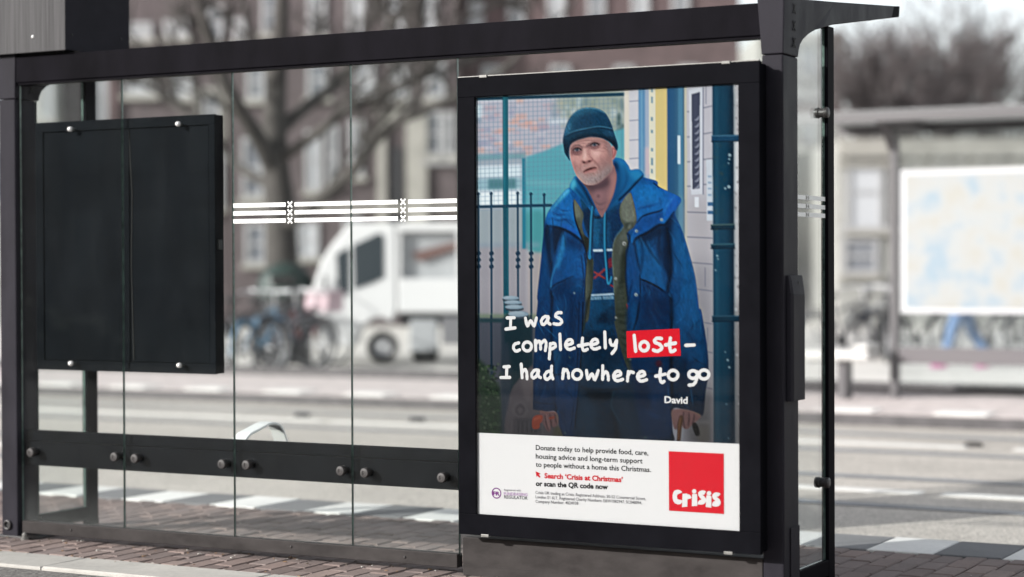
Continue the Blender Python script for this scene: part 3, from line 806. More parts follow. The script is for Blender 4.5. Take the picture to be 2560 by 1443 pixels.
# ---- background, left half
IMG[:] = (196, 193, 203)
rect(1180, 225, 1570, 245, (222, 230, 236), 1, 3)
for k in range(90):                                       # brick wall far behind the mesh fence
    x, y = random.uniform(1188, 1420), random.uniform(255, 390)
    rect(x, y, x + random.uniform(10, 34), y + random.uniform(5, 12), random.choice([(206, 174, 180), (174, 172, 194), (220, 212, 218), (236, 180, 164), (166, 168, 188)]), .6, 2.5)
for q in (((300, 130), 16), ((305, 232), 30), ((290, 398), 22), ((60, 440), 18)):
    (x, y), w = A(q[0])[0], q[1]; rect(x - w / 2, y - 6, x + w / 2, y + 6, (238, 188, 172), .8, 3)
rect(1184, 262, 1205, 298, (225, 238, 243), 1, 4); rect(1186, 298, 1206, 306, (140, 160, 178), .8, 3)
poly([(1400, 238), (1565, 230), (1565, 440), (1500, 440), (1408, 300)], (170, 178, 170), 1, 10)
for k in range(70):
    x, y = random.uniform(1400, 1562), random.uniform(240, 420)
    dot(x, y, random.uniform(3, 9), random.choice([(206, 218, 222), (150, 160, 146), (118, 142, 146), (196, 190, 170), (226, 234, 238), (134, 150, 140)]), .55, 3, random.uniform(5, 16))
for k in range(16):
    x = random.uniform(1538, 1560); y = random.uniform(290, 420); dot(x, y, random.uniform(3, 6), (58, 88, 92), .6, 2.5, random.uniform(4, 12))
rect(1372, 296, 1420, 312, (222, 226, 232), .9, 4); rect(1380, 262, 1392, 300, (150, 168, 176), .5, 3)
rect(1184, 386, 1315, 402, (120, 168, 176), .9, 4)
rect(1184, 400, 1315, 416, (170, 178, 188), .8, 4)
poly(A((340, 480), (440, 450), (500, 425), (560, 400), (960, 300), (960, 640), (620, 1100), (430, 1085), (330, 1040), (325, 700)), (108, 177, 188), 1, 2.5, sm=False)
poly(A((340, 620), (620, 640), (600, 665), (340, 655)), (140, 192, 200), .5, 4)
poly(A((325, 840), (460, 840), (440, 1085), (330, 1040)), (84, 156, 160), .7, 5)
rect(1186, 414, 1306, 446, (226, 236, 241), 1, 4); rect(1186, 446, 1306, 478, (168, 198, 208), 1, 3); rect(1222, 448, 1290, 474, (96, 142, 150), 1, 3)
rect(1186, 478, 1306, 514, (240, 245, 248), 1, 4)
rect(1184, 520, 1312, 622, (168, 176, 182), 1, 3); rect(1184, 612, 1318, 800, (170, 165, 172), 1, 5); rect(1184, 608, 1350, 618, (150, 168, 182), .7, 4)
rect(1318, 632, 1362, 800, (178, 170, 172), 1, 4)
rect(1306, 396, 1314, 622, (42, 132, 154), .95, 2)
for k in range(34):                                       # fine mesh of the tall fence
    x = 1190 + k * 11; line([(x, 246), (x + 2, 520)], 1.6, (120, 146, 168), .5, .8)
for k in range(24):
    y = 258 + k * 11.5; line([(1188, y + 5), (1540, y - 10)], 1.5, (120, 146, 168), .45, .8)
line([(1180, 249), (1566, 237)], 8, (34, 82, 102), 1, 1, False)
rect(1257.5, 240, 1271, 800, (36, 108, 124), 1, 1.2); rect(1259, 240, 1263, 800, (66, 142, 156), .6, 1.5)
line([(1188, 518), (1378, 514)], 7, (34, 78, 102), 1, .8, False)
for x, y0 in ((1197, 484), (1229, 483), (1295, 482), (1328, 484), (1361, 486)):
    line([(x, y0), (x + 1, 792)], 5.4, (34, 78, 102), 1, .7, False); dot(x, y0 + 2, 4.4, (34, 78, 102), .9, .8, 3.4)
    if x < 1350:
        for yy in (634, 650, 667): dot(x + .6, yy, 6, (30, 70, 92), 1, .8, 5.4)
line([(1263, 520), (1265, 800)], 10, (26, 82, 98), .7, 1, False)
# lower left: wall, hedge, bollard with stones, carved stone
rect(1184, 786, 1350, 798, (132, 148, 126), .9, 3)
rect(1184, 798, 1360, 1090, (92, 96, 108), 1, 4)
for x in (1197, 1229, 1328): line([(x, 790), (x + 1, 940)], 6, (30, 62, 82), .9, 1, False)
rect(1186, 796, 1260, 806, (44, 74, 82), .9, 2)
poly(D((0, 640), (120, 640), (180, 760), (240, 820), (270, 900), (290, 1320), (0, 1320)), (48, 70, 54), 1, 4)
for k in range(240):
    x, y = random.uniform(1188, 1252), random.uniform(910, 1088)
    dot(x, y, random.uniform(1.5, 4), random.choice([(70, 96, 66), (36, 54, 46), (92, 112, 84), (28, 44, 40), (110, 122, 100), (58, 84, 58)]), .6, 1)
poly(D((310, 190), (540, 195), (560, 500), (560, 760), (480, 900), (300, 900), (290, 500)), (34, 60, 70), 1, 3)
poly(D((300, 480), (350, 470), (370, 900), (290, 1290), (270, 1290), (290, 800)), (66, 76, 90), .8, 4)
rect(1256, 800, 1262, 1088, (62, 74, 88), .8, 2)
for (x, y, rx, ry) in ((368, 20, 78, 24), (390, 62, 84, 24), (402, 105, 88, 26), (440, 170, 96, 34)):
    (px, py) = D((x, y))[0]; dot(px, py + 4, rx / 3.765, (70, 84, 96), 1, 1, ry / 3.765)
    dot(px, py, rx / 3.765, (150, 168, 182), 1, .8, ry / 3.765 * .8); dot(px - 3, py - 2, rx / 5, (182, 196, 206), .7, 1.5, ry / 8)
poly(D((380, 870), (430, 800), (480, 740), (560, 660), (600, 650), (640, 1000), (680, 1100), (800, 1180), (830, 1330), (340, 1330), (350, 1000)), (104, 98, 104), 1, 2)
poly(D((470, 770), (560, 680), (590, 760), (540, 1000), (480, 900)), (124, 116, 120), .8, 4)
dot(*D((455, 1070))[0], 18, (122, 116, 120), .7, 3, 20); dot(*D((455, 1070))[0], 13, (78, 74, 82), .7, 2, 15); dot(*D((455, 1075))[0], 7, (120, 112, 116), .7, 2, 8)
rect(1286, 1046, 1350, 1088, (70, 68, 76), .7, 3)
for k in range(8): line(D((380 + k * 40, 1180), (372 + k * 42, 1330)), 2.5, (130, 124, 128), .4, 1.2)
poly(D((780, 1230), (840, 1240), (880, 1330), (780, 1330)), (92, 92, 70), .8, 3)

# ---- background, right half
rect(1561, 212, 1602, 470, (218, 214, 219), 1, 2)
rect(1561, 212, 1572, 400, (232, 222, 208), .9, 2)
for y in (255, 303, 352, 398): line([(1574, y), (1600, y - 2)], 2.4, (150, 152, 170), .8, 1)
rect(1596, 212, 1619, 470, (104, 152, 188), 1, 1.5); rect(1601, 212, 1606, 470, (150, 188, 212), .6, 1.5)
rect(1612, 212, 1634, 470, (178, 188, 206), 1, 2); rect(1612, 370, 1628, 440, (220, 196, 200), .8, 3)
rect(1622, 212, 1642, 475, (232, 226, 208), 1, 1.2)
for y in (228, 255, 300, 330, 376, 410, 430): rect(1627, y - random.uniform(4, 14), 1632, y + 4, (96, 142, 168), .7, 1)
rect(1638, 208, 1669, 482, (226, 205, 146), 1, .8); rect(1664, 208, 1669, 482, (206, 190, 150), .8, 1)
rect(1667, 206, 1692, 640, (52, 100, 138), 1, 1); rect(1690, 206, 1713, 700, (92, 142, 170), 1, 1.2); rect(1685, 206, 1694, 700, (62, 108, 140), .9, 1.5)
rect(1693, 340, 1700, 411, (226, 232, 238), 1, .8)
rect(1709, 206, 1719, 760, (205, 200, 186), 1, 1); rect(1706, 206, 1710, 760, (86, 118, 138), .8, 1)
poly([(1716, 205), (1784, 200), (1786, 1115), (1722, 1115)], (204, 200, 207), 1, 1, sm=False)
poly([(1716, 500), (1784, 500), (1786, 680), (1719, 680)], (188, 182, 186), .9, 20, sm=False)
poly([(1716, 660), (1784, 660), (1786, 1115), (1722, 1115)], (152, 148, 154), .9, 22, sm=False)
for y, s in ((281, -15), (344, -12), (406, -9), (467, -7), (531, 2), (593, 3), (656, 5), (720, 8), (800, 10), (870, 12), (960, 12)):
    line([(1718, y), (1780, y + s)], 2.6, (120, 122, 140), .75, .7, False)
for x, y in ((1764, 215), (1762, 670), (1745, 740), (1768, 820)): line([(x, y), (x, y + 46)], 2.2, (120, 122, 140), .7, .7)
poly([(1721, 226), (1757, 218), (1757, 486), (1727, 488)], (218, 218, 225), 1, .8, sm=False)
line([(1757, 220), (1757, 486)], 3, (120, 122, 142), .8, 1)
poly([(1728, 237), (1749, 231), (1748, 472), (1730, 474)], (84, 88, 108), 1, .8, sm=False)
for k in range(11):
    y = 296 + k * 17; line([(1737, y + 6), (1743, y + 3), (1747, y - 4)], [2, 4, 2], (186, 186, 200), .8, 1)
rect(1736, 493, 1746, 519, (232, 232, 238), 1, .8)
rect(1765, 400, 1784, 552, (214, 218, 226), 1, 1)
for y in (440, 455, 470, 486): rect(1769, y, 1778, y + 5, (130, 160, 188), .6, 1)
rect(1768, 506, 1782, 516, (58, 108, 150), .9, .8); rect(1768, 528, 1782, 536, (58, 108, 150), .9, .8)
# drain pipe
rect(1830, 205, 1856, 1120, (200, 196, 198), 1, 1); rect(1832, 345, 1856, 480, (228, 226, 228), .8, 4); rect(1832, 760, 1856, 1120, (124, 120, 122), .8, 14)
for k in range(60): dot(random.uniform(1833, 1848), random.uniform(215, 1100), random.uniform(1, 4), random.choice([(150, 146, 150), (222, 220, 222), (120, 116, 120)]), .5, 1)
rect(1780, 204, 1832, 1120, (20, 66, 90), 1, .8); rect(1783, 204, 1796, 1120, (44, 96, 120), .8, 4); rect(1800, 204, 1812, 1120, (28, 82, 106), .6, 4); rect(1822, 204, 1832, 1120, (12, 44, 62), .8, 3)
def ring(y, h, x0, x1, c1, c2):
    rect(x0, y, x1, y + h, c1, 1, .8); line([(x0, y + 1), (x1, y - .5)], 2.2, c2, .8, .6, False); line([(x0, y + h), (x1, y + h - 1)], 2.6, (8, 34, 50), .7, .8, False)
ring(340, 15, 1778, 1850, (28, 78, 108), (98, 140, 164)); ring(562, 12, 1776, 1836, (18, 58, 76), (120, 136, 128)); ring(611, 11, 1776, 1836, (18, 60, 80), (90, 130, 140)); ring(790, 14, 1779, 1852, (24, 62, 82), (74, 110, 130))
for k in range(70):
    x, y = 1783 + abs(random.gauss(0, 16)), random.uniform(360, 580); dot(min(x, 1828), y, random.uniform(1, 4), random.choice([(88, 92, 84), (62, 84, 92), (110, 96, 76)]), .25, 2)
for x, y, r in ((1823, 389, 4), (1822, 399, 2.5), (1820, 409, 2), (1821, 468, 4), (1812, 472, 3), (1792, 640, 2.5), (1794, 648, 2), (1788, 676, 2), (1818, 900, 3), (1822, 918, 3), (1812, 880, 2), (1815, 1010, 2), (1820, 1095, 2)):
    dot(x, y, r, (196, 208, 214), .8, .8)
rect(1719, 980, 1780, 1115, (104, 102, 106), .8, 12); rect(1733, 1050, 1776, 1060, (140, 136, 136), .7, 2); rect(1744, 1062, 1772, 1112, (124, 118, 112), .7, 3)

# ---- the man: coat
coat = A((610, 668), (540, 735), (485, 805), (458, 870), (442, 1000), (428, 1150), (408, 1340)) + D((622, 60), (603, 250), (588, 500), (577, 700), (580, 900), (576, 1050), (586, 1066), (700, 1085), (782, 1082), (800, 1140), (832, 1245), (870, 1320), (960, 1345), (1560, 1372), (1880, 1372), (1884, 1260), (1886, 1066), (1985, 1064), (2080, 1085), (2168, 1120), (2196, 900), (2222, 720), (2214, 520), (2184, 310), (2150, 130)) + \
    A((1408, 1420), (1388, 1240), (1350, 1085), (1302, 930), (1262, 830), (1300, 746), (1228, 700), (1158, 664), (1156, 640), (1132, 624), (1062, 606), (940, 560), (760, 600))
CM = poly(coat, (23, 74, 130), 1, .6, ret=True)
CLIP = CM
# base light: brighter shoulders, darker towards the hem
yy = np.linspace(0, 1, CH)[:, None]
lit = np.clip(1.22 - 0.78 * np.clip((yy - 0.33) / 0.67, 0, 1) ** 0.85, 0, 2)
IMG[:] = IMG * (1 - CM[:, :, None]) + IMG * lit[:, :, None] * CM[:, :, None]
NAVY, BLUE, BRIGHT, DARK, HI = (18, 52, 96), (24, 86, 150), (30, 104, 178), (12, 28, 52), (66, 146, 206)
poly(T((150, 560), (200, 450), (260, 440), (250, 640), (270, 900), (240, 1120), (240, 1443), (90, 1443)), (22, 68, 122), .9, 4)
poly(T((170, 480), (215, 430), (240, 560), (250, 760), (272, 900), (250, 1010), (215, 820), (185, 640)), (14, 34, 62), .85, 3)
poly(T((270, 450), (380, 500), (330, 640), (290, 760), (262, 620)), (14, 30, 56), .85, 3)
poly(T((380, 510), (480, 500), (600, 640), (600, 760), (600, 1000), (470, 985), (350, 1040), (245, 1105), (250, 980), (300, 720)), (24, 78, 140), .95, 2.5)
poly(T((370, 520), (350, 640), (300, 830), (262, 980), (290, 900), (330, 880), (400, 640)), (58, 134, 196), .8, 3)
poly(T((400, 560), (560, 620), (590, 700), (480, 690), (420, 650)), (17, 42, 82), .7, 6)
poly(T((430, 700), (560, 720), (575, 1000), (520, 1060), (450, 960)), (30, 92, 162), .6, 9)
line(T((245, 1105), (300, 1060), (350, 1040), (420, 1005), (480, 980)), [4, 3, 1], (12, 28, 54), .9, .8)
line(T((244, 1100), (255, 1000), (300, 860)), [2.5, 1.5], HI, .8, .8)
poly(T((245, 1130), (470, 1000), (440, 1200), (400, 1443), (330, 1443), (300, 1280)), (16, 48, 92), .8, 6)
line(T((265, 1160), (262, 1300), (268, 1443)), [3, 5, 4], (40, 112, 176), .8, 2)
line(T((245, 1140), (252, 1250), (240, 1443)), [5, 7, 5], (10, 24, 46), .8, 2)
for k in range(9): line(T((480 + k % 3 * 30, 820 + k * 68), (540, 800 + k * 70), (600, 845 + k * 66)), [1, 3, 1], (16, 50, 98) if k % 2 else (46, 112, 182), .55, 1.4)
line(T((600, 740), (618, 900), (605, 1100), (600, 1443)), 3, (10, 24, 48), .8, 1); line(T((565, 760), (590, 1000), (572, 1200), (560, 1443)), 2, (12, 30, 60), .7, 1)
# left collar flap
poly(T((440, 95), (475, 150), (485, 300), (530, 470), (600, 640), (560, 592), (450, 512), (330, 458), (215, 440), (208, 330), (300, 205), (380, 90), (440, 45)), BRIGHT, 1, 1)
poly(T((400, 60), (445, 80), (300, 230), (225, 320), (300, 190)), (112, 184, 224), .9, 3)
poly(T((330, 420), (480, 470), (545, 560), (450, 510)), (46, 82, 190), .5, 4)
for q in (((260, 300), (330, 330), (400, 320)), ((240, 360), (330, 390), (420, 380), (480, 420)), ((300, 250), (380, 290), (440, 280)), ((330, 340), (420, 400), (500, 470))):
    line(T(*q), [1, 4, 1], (20, 62, 124), .7, 1.4)
for q in (((250, 330), (330, 360), (420, 350)), ((320, 270), (380, 305), (450, 300))): line(T(*q), [1, 3, 1], (70, 140, 214), .6, 1.4)
line(T((215, 444), (330, 466), (450, 520), (570, 610), (605, 660)), [2, 6, 7, 4], (8, 20, 40), .85, 1.6)
# right side: body, pocket, sleeve
poly(T((1100, 600), (1250, 520), (1450, 420), (1540, 330), (1620, 480), (1700, 680), (1750, 900), (1800, 1150), (1830, 1443), (1100, 1443), (1040, 900)), (23, 72, 128), 1, 3)
poly(T((1230, 560), (1400, 850), (1420, 980), (1460, 1150), (1330, 1060), (1200, 1010), (1130, 780), (1110, 660), (1140, 590)), (26, 88, 148), .95, 3)
poly(T((1150, 570), (1250, 520), (1400, 440), (1430, 520), (1300, 600), (1220, 620)), (12, 30, 56), .75, 5)
poly(T((1440, 430), (1540, 320), (1530, 480), (1520, 800), (1500, 1000), (1420, 800), (1430, 600)), (14, 32, 62), .85, 4)
line(T((1400, 480), (1385, 640), (1400, 820)), [5, 8, 3], (12, 28, 54), .8, 3)
line(T((1470, 460), (1500, 700), (1515, 900), (1480, 1120), (1490, 1300)), [5, 9, 9, 8, 6], (10, 24, 46), .85, 2.5)
line(T((1215, 560), (1300, 720), (1400, 860)), [2, 6, 2], (12, 32, 62), .8, 2)
line(T((1185, 560), (1215, 760), (1190, 960)), [3, 5, 3], (14, 36, 70), .7, 2.5)
line(T((1130, 640), (1155, 800), (1190, 930)), [5, 6, 2], (12, 30, 60), .8, 2)
line(T((1260, 620), (1330, 760), (1390, 900)), [2, 6, 3], (50, 118, 184), .55, 3)
line(T((1195, 1012), (1290, 1050), (1380, 1100), (1460, 1160)), [3, 5, 4], (8, 18, 34), .95, 1)
poly(T((1200, 1030), (1330, 1080), (1460, 1170), (1480, 1300), (1400, 1330), (1300, 1200), (1220, 1120)), (14, 38, 78), .8, 6)
for q in (((1230, 1060), (1300, 1200), (1380, 1340)), ((1300, 1090), (1350, 1250), (1420, 1380)), ((1200, 1050), (1200, 1250), (1180, 1443))): line(T(*q), [2, 5, 3], (34, 86, 150), .55, 2)
poly(T((1040, 900), (1110, 650), (1150, 860), (1180, 960), (1110, 1080), (1070, 1250), (1040, 1100)), (24, 74, 136), .8, 4)
line(T((1185, 960), (1190, 1150), (1170, 1320), (1130, 1443)), [2, 4, 4], (10, 26, 52), .9, 1.2)
line(T((1110, 1020), (1080, 1140), (1070, 1250)), [2, 5, 3], (12, 34, 70), .7, 2)
poly(T((1560, 400), (1620, 520), (1690, 700), (1740, 900), (1790, 1150), (1830, 1443), (1640, 1443), (1600, 1100), (1560, 800)), (27, 92, 152), .85, 7)
line(T((1640, 540), (1700, 740), (1760, 980), (1800, 1200)), [2, 4, 2], (66, 138, 186), .5, 2)
for q in (((1560, 700), (1620, 900), (1600, 1100)), ((1640, 900), (1600, 1100), (1590, 1300)), ((1580, 1000), (1700, 1050), (1760, 1000))): line(T(*q), [1, 6, 2], (18, 56, 104), .55, 4)
# right collar / storm flap
poly(T((1105, 40), (1180, 10), (1330, 15), (1380, 30), (1400, 45), (1520, 95), (1622, 155), (1555, 290), (1452, 425), (1385, 432), (1260, 512), (1160, 555), (1112, 640), (1092, 570), (1150, 430), (1142, 300), (1112, 160)), BRIGHT, 1, 1)
poly(T((1150, 30), (1340, 60), (1400, 140), (1330, 200), (1180, 170)), (36, 118, 190), .7, 8)
poly(T((1430, 110), (1530, 110), (1615, 160), (1560, 270), (1480, 380), (1440, 330), (1460, 240), (1500, 160)), (38, 92, 192), .6, 5)
poly(T((1150, 410), (1260, 330), (1400, 290), (1440, 340), (1380, 425), (1260, 505), (1150, 545), (1110, 600)), (22, 78, 150), .85, 3)
line(T((1155, 415), (1210, 350), (1290, 318), (1400, 288), (1425, 268)), [2, 4, 4, 2], (10, 26, 52), .9, 1)
line(T((1160, 270), (1260, 245), (1380, 215)), [1, 6, 1], (18, 64, 128), .7, 2)
line(T((1380, 130), (1410, 200), (1400, 260)), [1, 4, 1], (18, 64, 128), .6, 2)
line(T((1440, 330), (1480, 220), (1560, 130)), [2, 3, 2], (84, 150, 220), .6, 2)
line(T((1112, 640), (1150, 575), (1260, 520), (1385, 440), (1450, 428), (1545, 300)), [3, 6, 7, 5, 3], (8, 18, 38), .85, 1.4)
line(T((1385, 40), (1350, 10), (1330, -5)), [3, 2], (12, 34, 70), .9, .8); line(T((1415, 50), (1375, 15)), 3, (12, 34, 70), .9, .8)

# ---- hooded jumper and coat lining
CLIP = None
jump = T((560, 120), (650, 240), (750, 330), (860, 280), (1000, 200), (1010, 420), (930, 560), (900, 700), (905, 900), (915, 1200), (930, 1443)) + D((1340, 300), (1400, 600), (1470, 720), (1500, 860), (1420, 890), (1100, 890), (1010, 850), (1030, 600), (1050, 300)) + T((640, 1443), (665, 1150), (690, 900), (690, 700), (640, 560), (590, 400))
JM = poly(jump, (26, 78, 122), 1, 1, ret=True)
CLIP = JM
poly(D((1000, 60), (1500, 60), (1520, 900), (980, 900)), (20, 58, 94), .9, 12, sm=False)
poly(D((1000, 330), (1500, 330), (1520, 900), (980, 900)), (14, 44, 74), .85, 12, sm=False)
poly(T((580, 300), (680, 260), (690, 640), (650, 620), (590, 420)), (16, 38, 70), .85, 4)
poly(T((840, 330), (1000, 240), (1000, 480), (900, 660), (870, 700), (850, 480)), (18, 50, 90), .85, 6)
poly(T((690, 360), (760, 380), (770, 660), (700, 660)), (34, 98, 146), .7, 6)
line(T((770, 400), (780, 520), (770, 660)), [3, 9, 4], (18, 50, 86), .7, 3)
line(T((860, 400), (850, 540), (870, 660)), [3, 8, 4], (34, 92, 140), .6, 3)
poly(T((690, 722), (905, 715), (915, 1150), (690, 1160)), (22, 50, 96), .8, 3, sm=False)
poly(T((650, 1240), (910, 1235), (925, 1443), (620, 1443)), (28, 82, 124), .7, 8, sm=False)
poly(D((1100, 60), (1330, 60), (1340, 330), (1080, 340)), (24, 70, 112), .8, 8, sm=False)
poly(D((1160, 240), (1280, 130), (1335, 100), (1345, 230), (1260, 260)), (10, 28, 50), .8, 5)
poly(D((1270, 150), (1340, 110), (1345, 210), (1290, 230)), (22, 62, 100), .8, 3)
line(D((1060, 330), (1180, 350), (1340, 330)), [3, 6, 3], (10, 30, 52), .7, 3); line(D((1070, 390), (1200, 380), (1380, 400)), [3, 6, 3], (10, 30, 52), .6, 3)
poly(D((1250, 700), (1440, 590), (1470, 720), (1380, 850), (1250, 830)), (24, 70, 112), .6, 10)
poly(D((1020, 620), (1120, 560), (1180, 800), (1060, 860)), (20, 62, 100), .5, 10)
line(D((1010, 850), (1100, 885), (1260, 892), (1420, 880), (1500, 850)), 7, (8, 22, 38), .7, 3)
# print on the chest
line(T((692, 708), (785, 706)), 5.4, (214, 222, 230), .95, .5); line(T((828, 704), (900, 700)), 5, (214, 222, 230), .95, .5)
poly(T((848, 800), (890, 780), (898, 880), (855, 900)), (140, 44, 66), .95, 1, sm=False)
line(T((702, 1000), (740, 970), (790, 930), (815, 905)), 4.6, (176, 62, 70), .95, .6); line(T((704, 935), (750, 965), (812, 1000)), 4.6, (176, 62, 70), .95, .6); line(T((870, 1070), (910, 1092)), 4, (170, 50, 66), .95, .6)
line(T((666, 1182), (780, 1176), (912, 1168)), 4.2, (196, 210, 222), .95, .6)
for k in range(17):
    x = 668 + k * 14.4
    if k == 8: continue
    line(T((x, 1228 - k * .6), (x, 1202 - k * .6)), 1.8, (170, 190, 206), .9, .3)
    if k % 3 != 1: line(T((x, 1203 - k * .6), (x + 7, 1203 - k * .6)), 1.5, (170, 190, 206), .8, .3)
    if k % 4 != 2: line(T((x + 7, 1203 - k * .6), (x + 7, 1227 - k * .6)), 1.4, (150, 172, 190), .8, .3)
CLIP = None
OL, OLD, OLL = (86, 92, 84), (46, 52, 46), (122, 128, 118)
LIN = poly(T((490, 165), (520, 200), (560, 260), (590, 330), (575, 440), (600, 540), (650, 590), (650, 660), (630, 760), (690, 800), (692, 900), (685, 1100), (665, 1200), (640, 1443), (580, 1443), (605, 1250), (612, 1000), (625, 800), (605, 680), (560, 540), (510, 400), (482, 250)), OL, 1, .8, ret=True)
CLIP = LIN
poly(T((580, 540), (660, 580), (650, 720), (620, 760), (590, 640)), (30, 36, 34), .9, 4); poly(T((620, 800), (700, 800), (690, 1443), (640, 1443), (660, 1000)), (46, 54, 46), .8, 4)
poly(T((490, 170), (540, 240), (560, 330), (520, 360), (490, 280)), (136, 140, 128), .8, 4)
CLIP = None
poly(D((1100, 0), (1112, 0), (1060, 300), (1036, 330), (1060, 100)), OLD, .9, 1)
LIN2 = poly(T((1080, 95), (1112, 170), (1140, 290), (1150, 390), (1120, 460), (1050, 525), (1062, 640), (1035, 720), (1040, 850), (1030, 1000), (1050, 1200), (1060, 1443)) + D((1470, 200), (1460, 330), (1490, 560), (1510, 690), (1470, 690), (1400, 500), (1340, 250)) + T((930, 1443), (915, 1200), (905, 1000), (895, 800), (902, 660), (930, 570), (1010, 460), (980, 380), (970, 270), (1000, 190)), OL, 1, .8, ret=True)
CLIP = LIN2
poly(T((1000, 130), (1080, 95), (1130, 240), (1140, 400), (1080, 420), (1000, 380), (985, 280)), (122, 126, 116), .95, 3)
poly(T((990, 390), (1060, 420), (1140, 400), (1060, 520), (1010, 450)), (76, 82, 76), .7, 3); line(T((1040, 470), (1050, 430), (1070, 415)), 3, (52, 58, 52), .7, 1.5); line(T((1070, 470), (1085, 440)), 4, (150, 154, 144), .6, 1.5)
poly(T((1010, 470), (1055, 540), (1040, 660), (980, 780), (960, 640)), (98, 104, 98), .8, 3)
poly(T((985, 780), (1040, 660), (1035, 1000), (1010, 1100), (950, 1150), (975, 960)), (42, 50, 44), .9, 4)
poly(T((900, 700), (960, 760), (960, 1000), (930, 1200), (905, 1000)), (84, 90, 82), .7, 4)
poly(T((930, 1150), (1060, 1100), (1070, 1443), (930, 1443)), (64, 72, 64), .8, 5)
for k in range(12): line(T((950 + (k % 3) * 30, 1080 + k * 28), (1020, 1060 + k * 30)), [1, 3, 1], (40, 48, 42) if k % 2 else (104, 110, 100), .6, 1.2)
poly(D((1330, 120), (1480, 120), (1520, 700), (1400, 700)), (52, 60, 52), .6, 6, sm=False)
for k in range(14): line(D((1350 + k * 6, 140 + k * 34), (1410 + k * 5, 150 + k * 36), (1470 + k * 3, 130 + k * 38)), [1, 3, 1], (34, 42, 38) if k % 2 else (84, 92, 82), .5, 1.2)
CLIP = None
line(T((1010, 462), (940, 550), (905, 650), (895, 800), (905, 950), (912, 1150)), 2.4, (150, 152, 140), .5, .6)
line(T((1050, 528), (1075, 560), (1060, 660), (1040, 760), (1035, 900), (1040, 1050), (1060, 1250)), 4, (10, 22, 36), .8, 1.6)
line(T((484, 200), (500, 370), (555, 530), (610, 690), (628, 800)), [2, 4, 5, 3], (10, 24, 44), .85, 1.2)
poly(T((1045, 1270), (1058, 1290), (1052, 1330), (1044, 1300)), (190, 52, 50), .8, .8)
# ---- trousers
CLIP = CM
poly(D((1000, 880), (1100, 892), (1260, 900), (1420, 888), (1520, 860), (1580, 1060), (1620, 1200), (1640, 1380), (960, 1380), (990, 1100)), (17, 46, 74), 1, 2)
poly(D((1090, 890), (1320, 905), (1330, 960), (1180, 990), (1080, 950)), (8, 18, 32), .8, 6)
line(D((1335, 905), (1310, 1010), (1330, 1080), (1400, 1200)), [3, 4, 3], (44, 78, 104), .7, 1.2)
line(D((1310, 1080), (1350, 1200), (1370, 1380)), [3, 9, 12], (8, 20, 36), .85, 3)
poly(D((1040, 960), (1180, 1040), (1240, 1200), (1200, 1380), (1020, 1380), (1010, 1100)), (26, 66, 100), .6, 10)
poly(D((1420, 1100), (1540, 1150), (1580, 1380), (1430, 1380)), (22, 56, 88), .6, 10)
for k in range(5): line(D((1120, 1000 + k * 60), (1220, 1040 + k * 62), (1320, 1080 + k * 55)), [1, 6, 2], (9, 26, 46), .5, 3)
# coat lower fronts
poly(D((770, 0), (1050, 0), (1040, 330), (1018, 620), (1000, 860), (965, 1250), (930, 1330), (870, 1320), (830, 1240), (790, 1080), (760, 720), (750, 300)), (19, 56, 104), .92, 3)
poly(D((1480, 60), (1880, 0), (1885, 700), (1890, 1270), (1700, 1380), (1620, 1380), (1560, 1080), (1530, 850), (1490, 600)), (18, 54, 100), .92, 4)
poly(D((780, 60), (860, 60), (830, 400), (800, 700), (770, 500)), (26, 84, 144), .6, 7)
poly(D((760, 480), (800, 520), (840, 560), (800, 720), (770, 740)), (58, 98, 136), .5, 4)
line(D((762, 0), (745, 250), (752, 500), (770, 760), (790, 1080)), [4, 6, 6, 6, 4], (8, 20, 40), .85, 2)
poly(D((620, 60), (740, 60), (745, 400), (760, 760), (780, 1060), (600, 1050), (590, 600)), (20, 58, 108), .7, 8)
line(D((640, 300), (620, 600), (610, 900)), [3, 8, 4], (30, 82, 140), .5, 4)
line(D((582, 995), (680, 1012), (780, 1012)), 2.4, (10, 28, 54), .8, 1)
line(D((940, 20), (930, 330), (905, 620), (880, 900), (850, 1180)), [4, 6, 6, 4], (12, 34, 68), .6, 4)
line(D((1010, 60), (1000, 420), (985, 760), (950, 1100), (930, 1260)), 2, (8, 22, 44), .8, 1)
line(D((1046, 60), (1036, 400), (1014, 780), (968, 1240)), 3, (6, 16, 30), .9, 1)
poly(D((760, 720), (830, 730), (990, 700), (980, 1020), (880, 1020), (800, 1000)), (22, 66, 120), .5, 8)
line(D((770, 745), (860, 735), (985, 742)), [2, 4, 2], (8, 22, 44), .8, 1.2)
poly(D((1490, 100), (1570, 80), (1540, 330), (1500, 420)), (24, 80, 136), .7, 4); line(D((1575, 60), (1555, 200), (1515, 330)), [3, 5, 2], (8, 20, 42), .85, 1.4)
poly(D((1590, 60), (1860, 40), (1860, 240), (1700, 260)), (14, 36, 74), .6, 8)
for q in (((1620, 60), (1700, 180), (1760, 310)), ((1700, 40), (1760, 160), (1860, 260)), ((1560, 640), (1620, 700), (1700, 720)), ((1580, 900), (1680, 960), (1800, 940)), ((1600, 1060), (1700, 1120), (1860, 1150))): line(D(*q), [1, 6, 2], (36, 86, 146), .45, 3)
line(D((1870, 0), (1880, 250), (1872, 560), (1880, 860), (1884, 1070)), [6, 9, 8, 8, 6], (7, 16, 32), .9, 2.2)
line(D((1510, 720), (1640, 728), (1860, 740)), [2, 3, 2], (8, 22, 44), .7, 1.2)
poly(D((1530, 720), (1640, 740), (1660, 1000), (1570, 1060)), (12, 32, 64), .6, 6)
dot(*D((1756, 636))[0], 8, (96, 30, 50), .8, 1.6, 9)
poly(D((1900, 60), (2120, 40), (2180, 320), (2212, 540), (2160, 700), (2000, 620), (1930, 400)), (26, 84, 142), .7, 9)
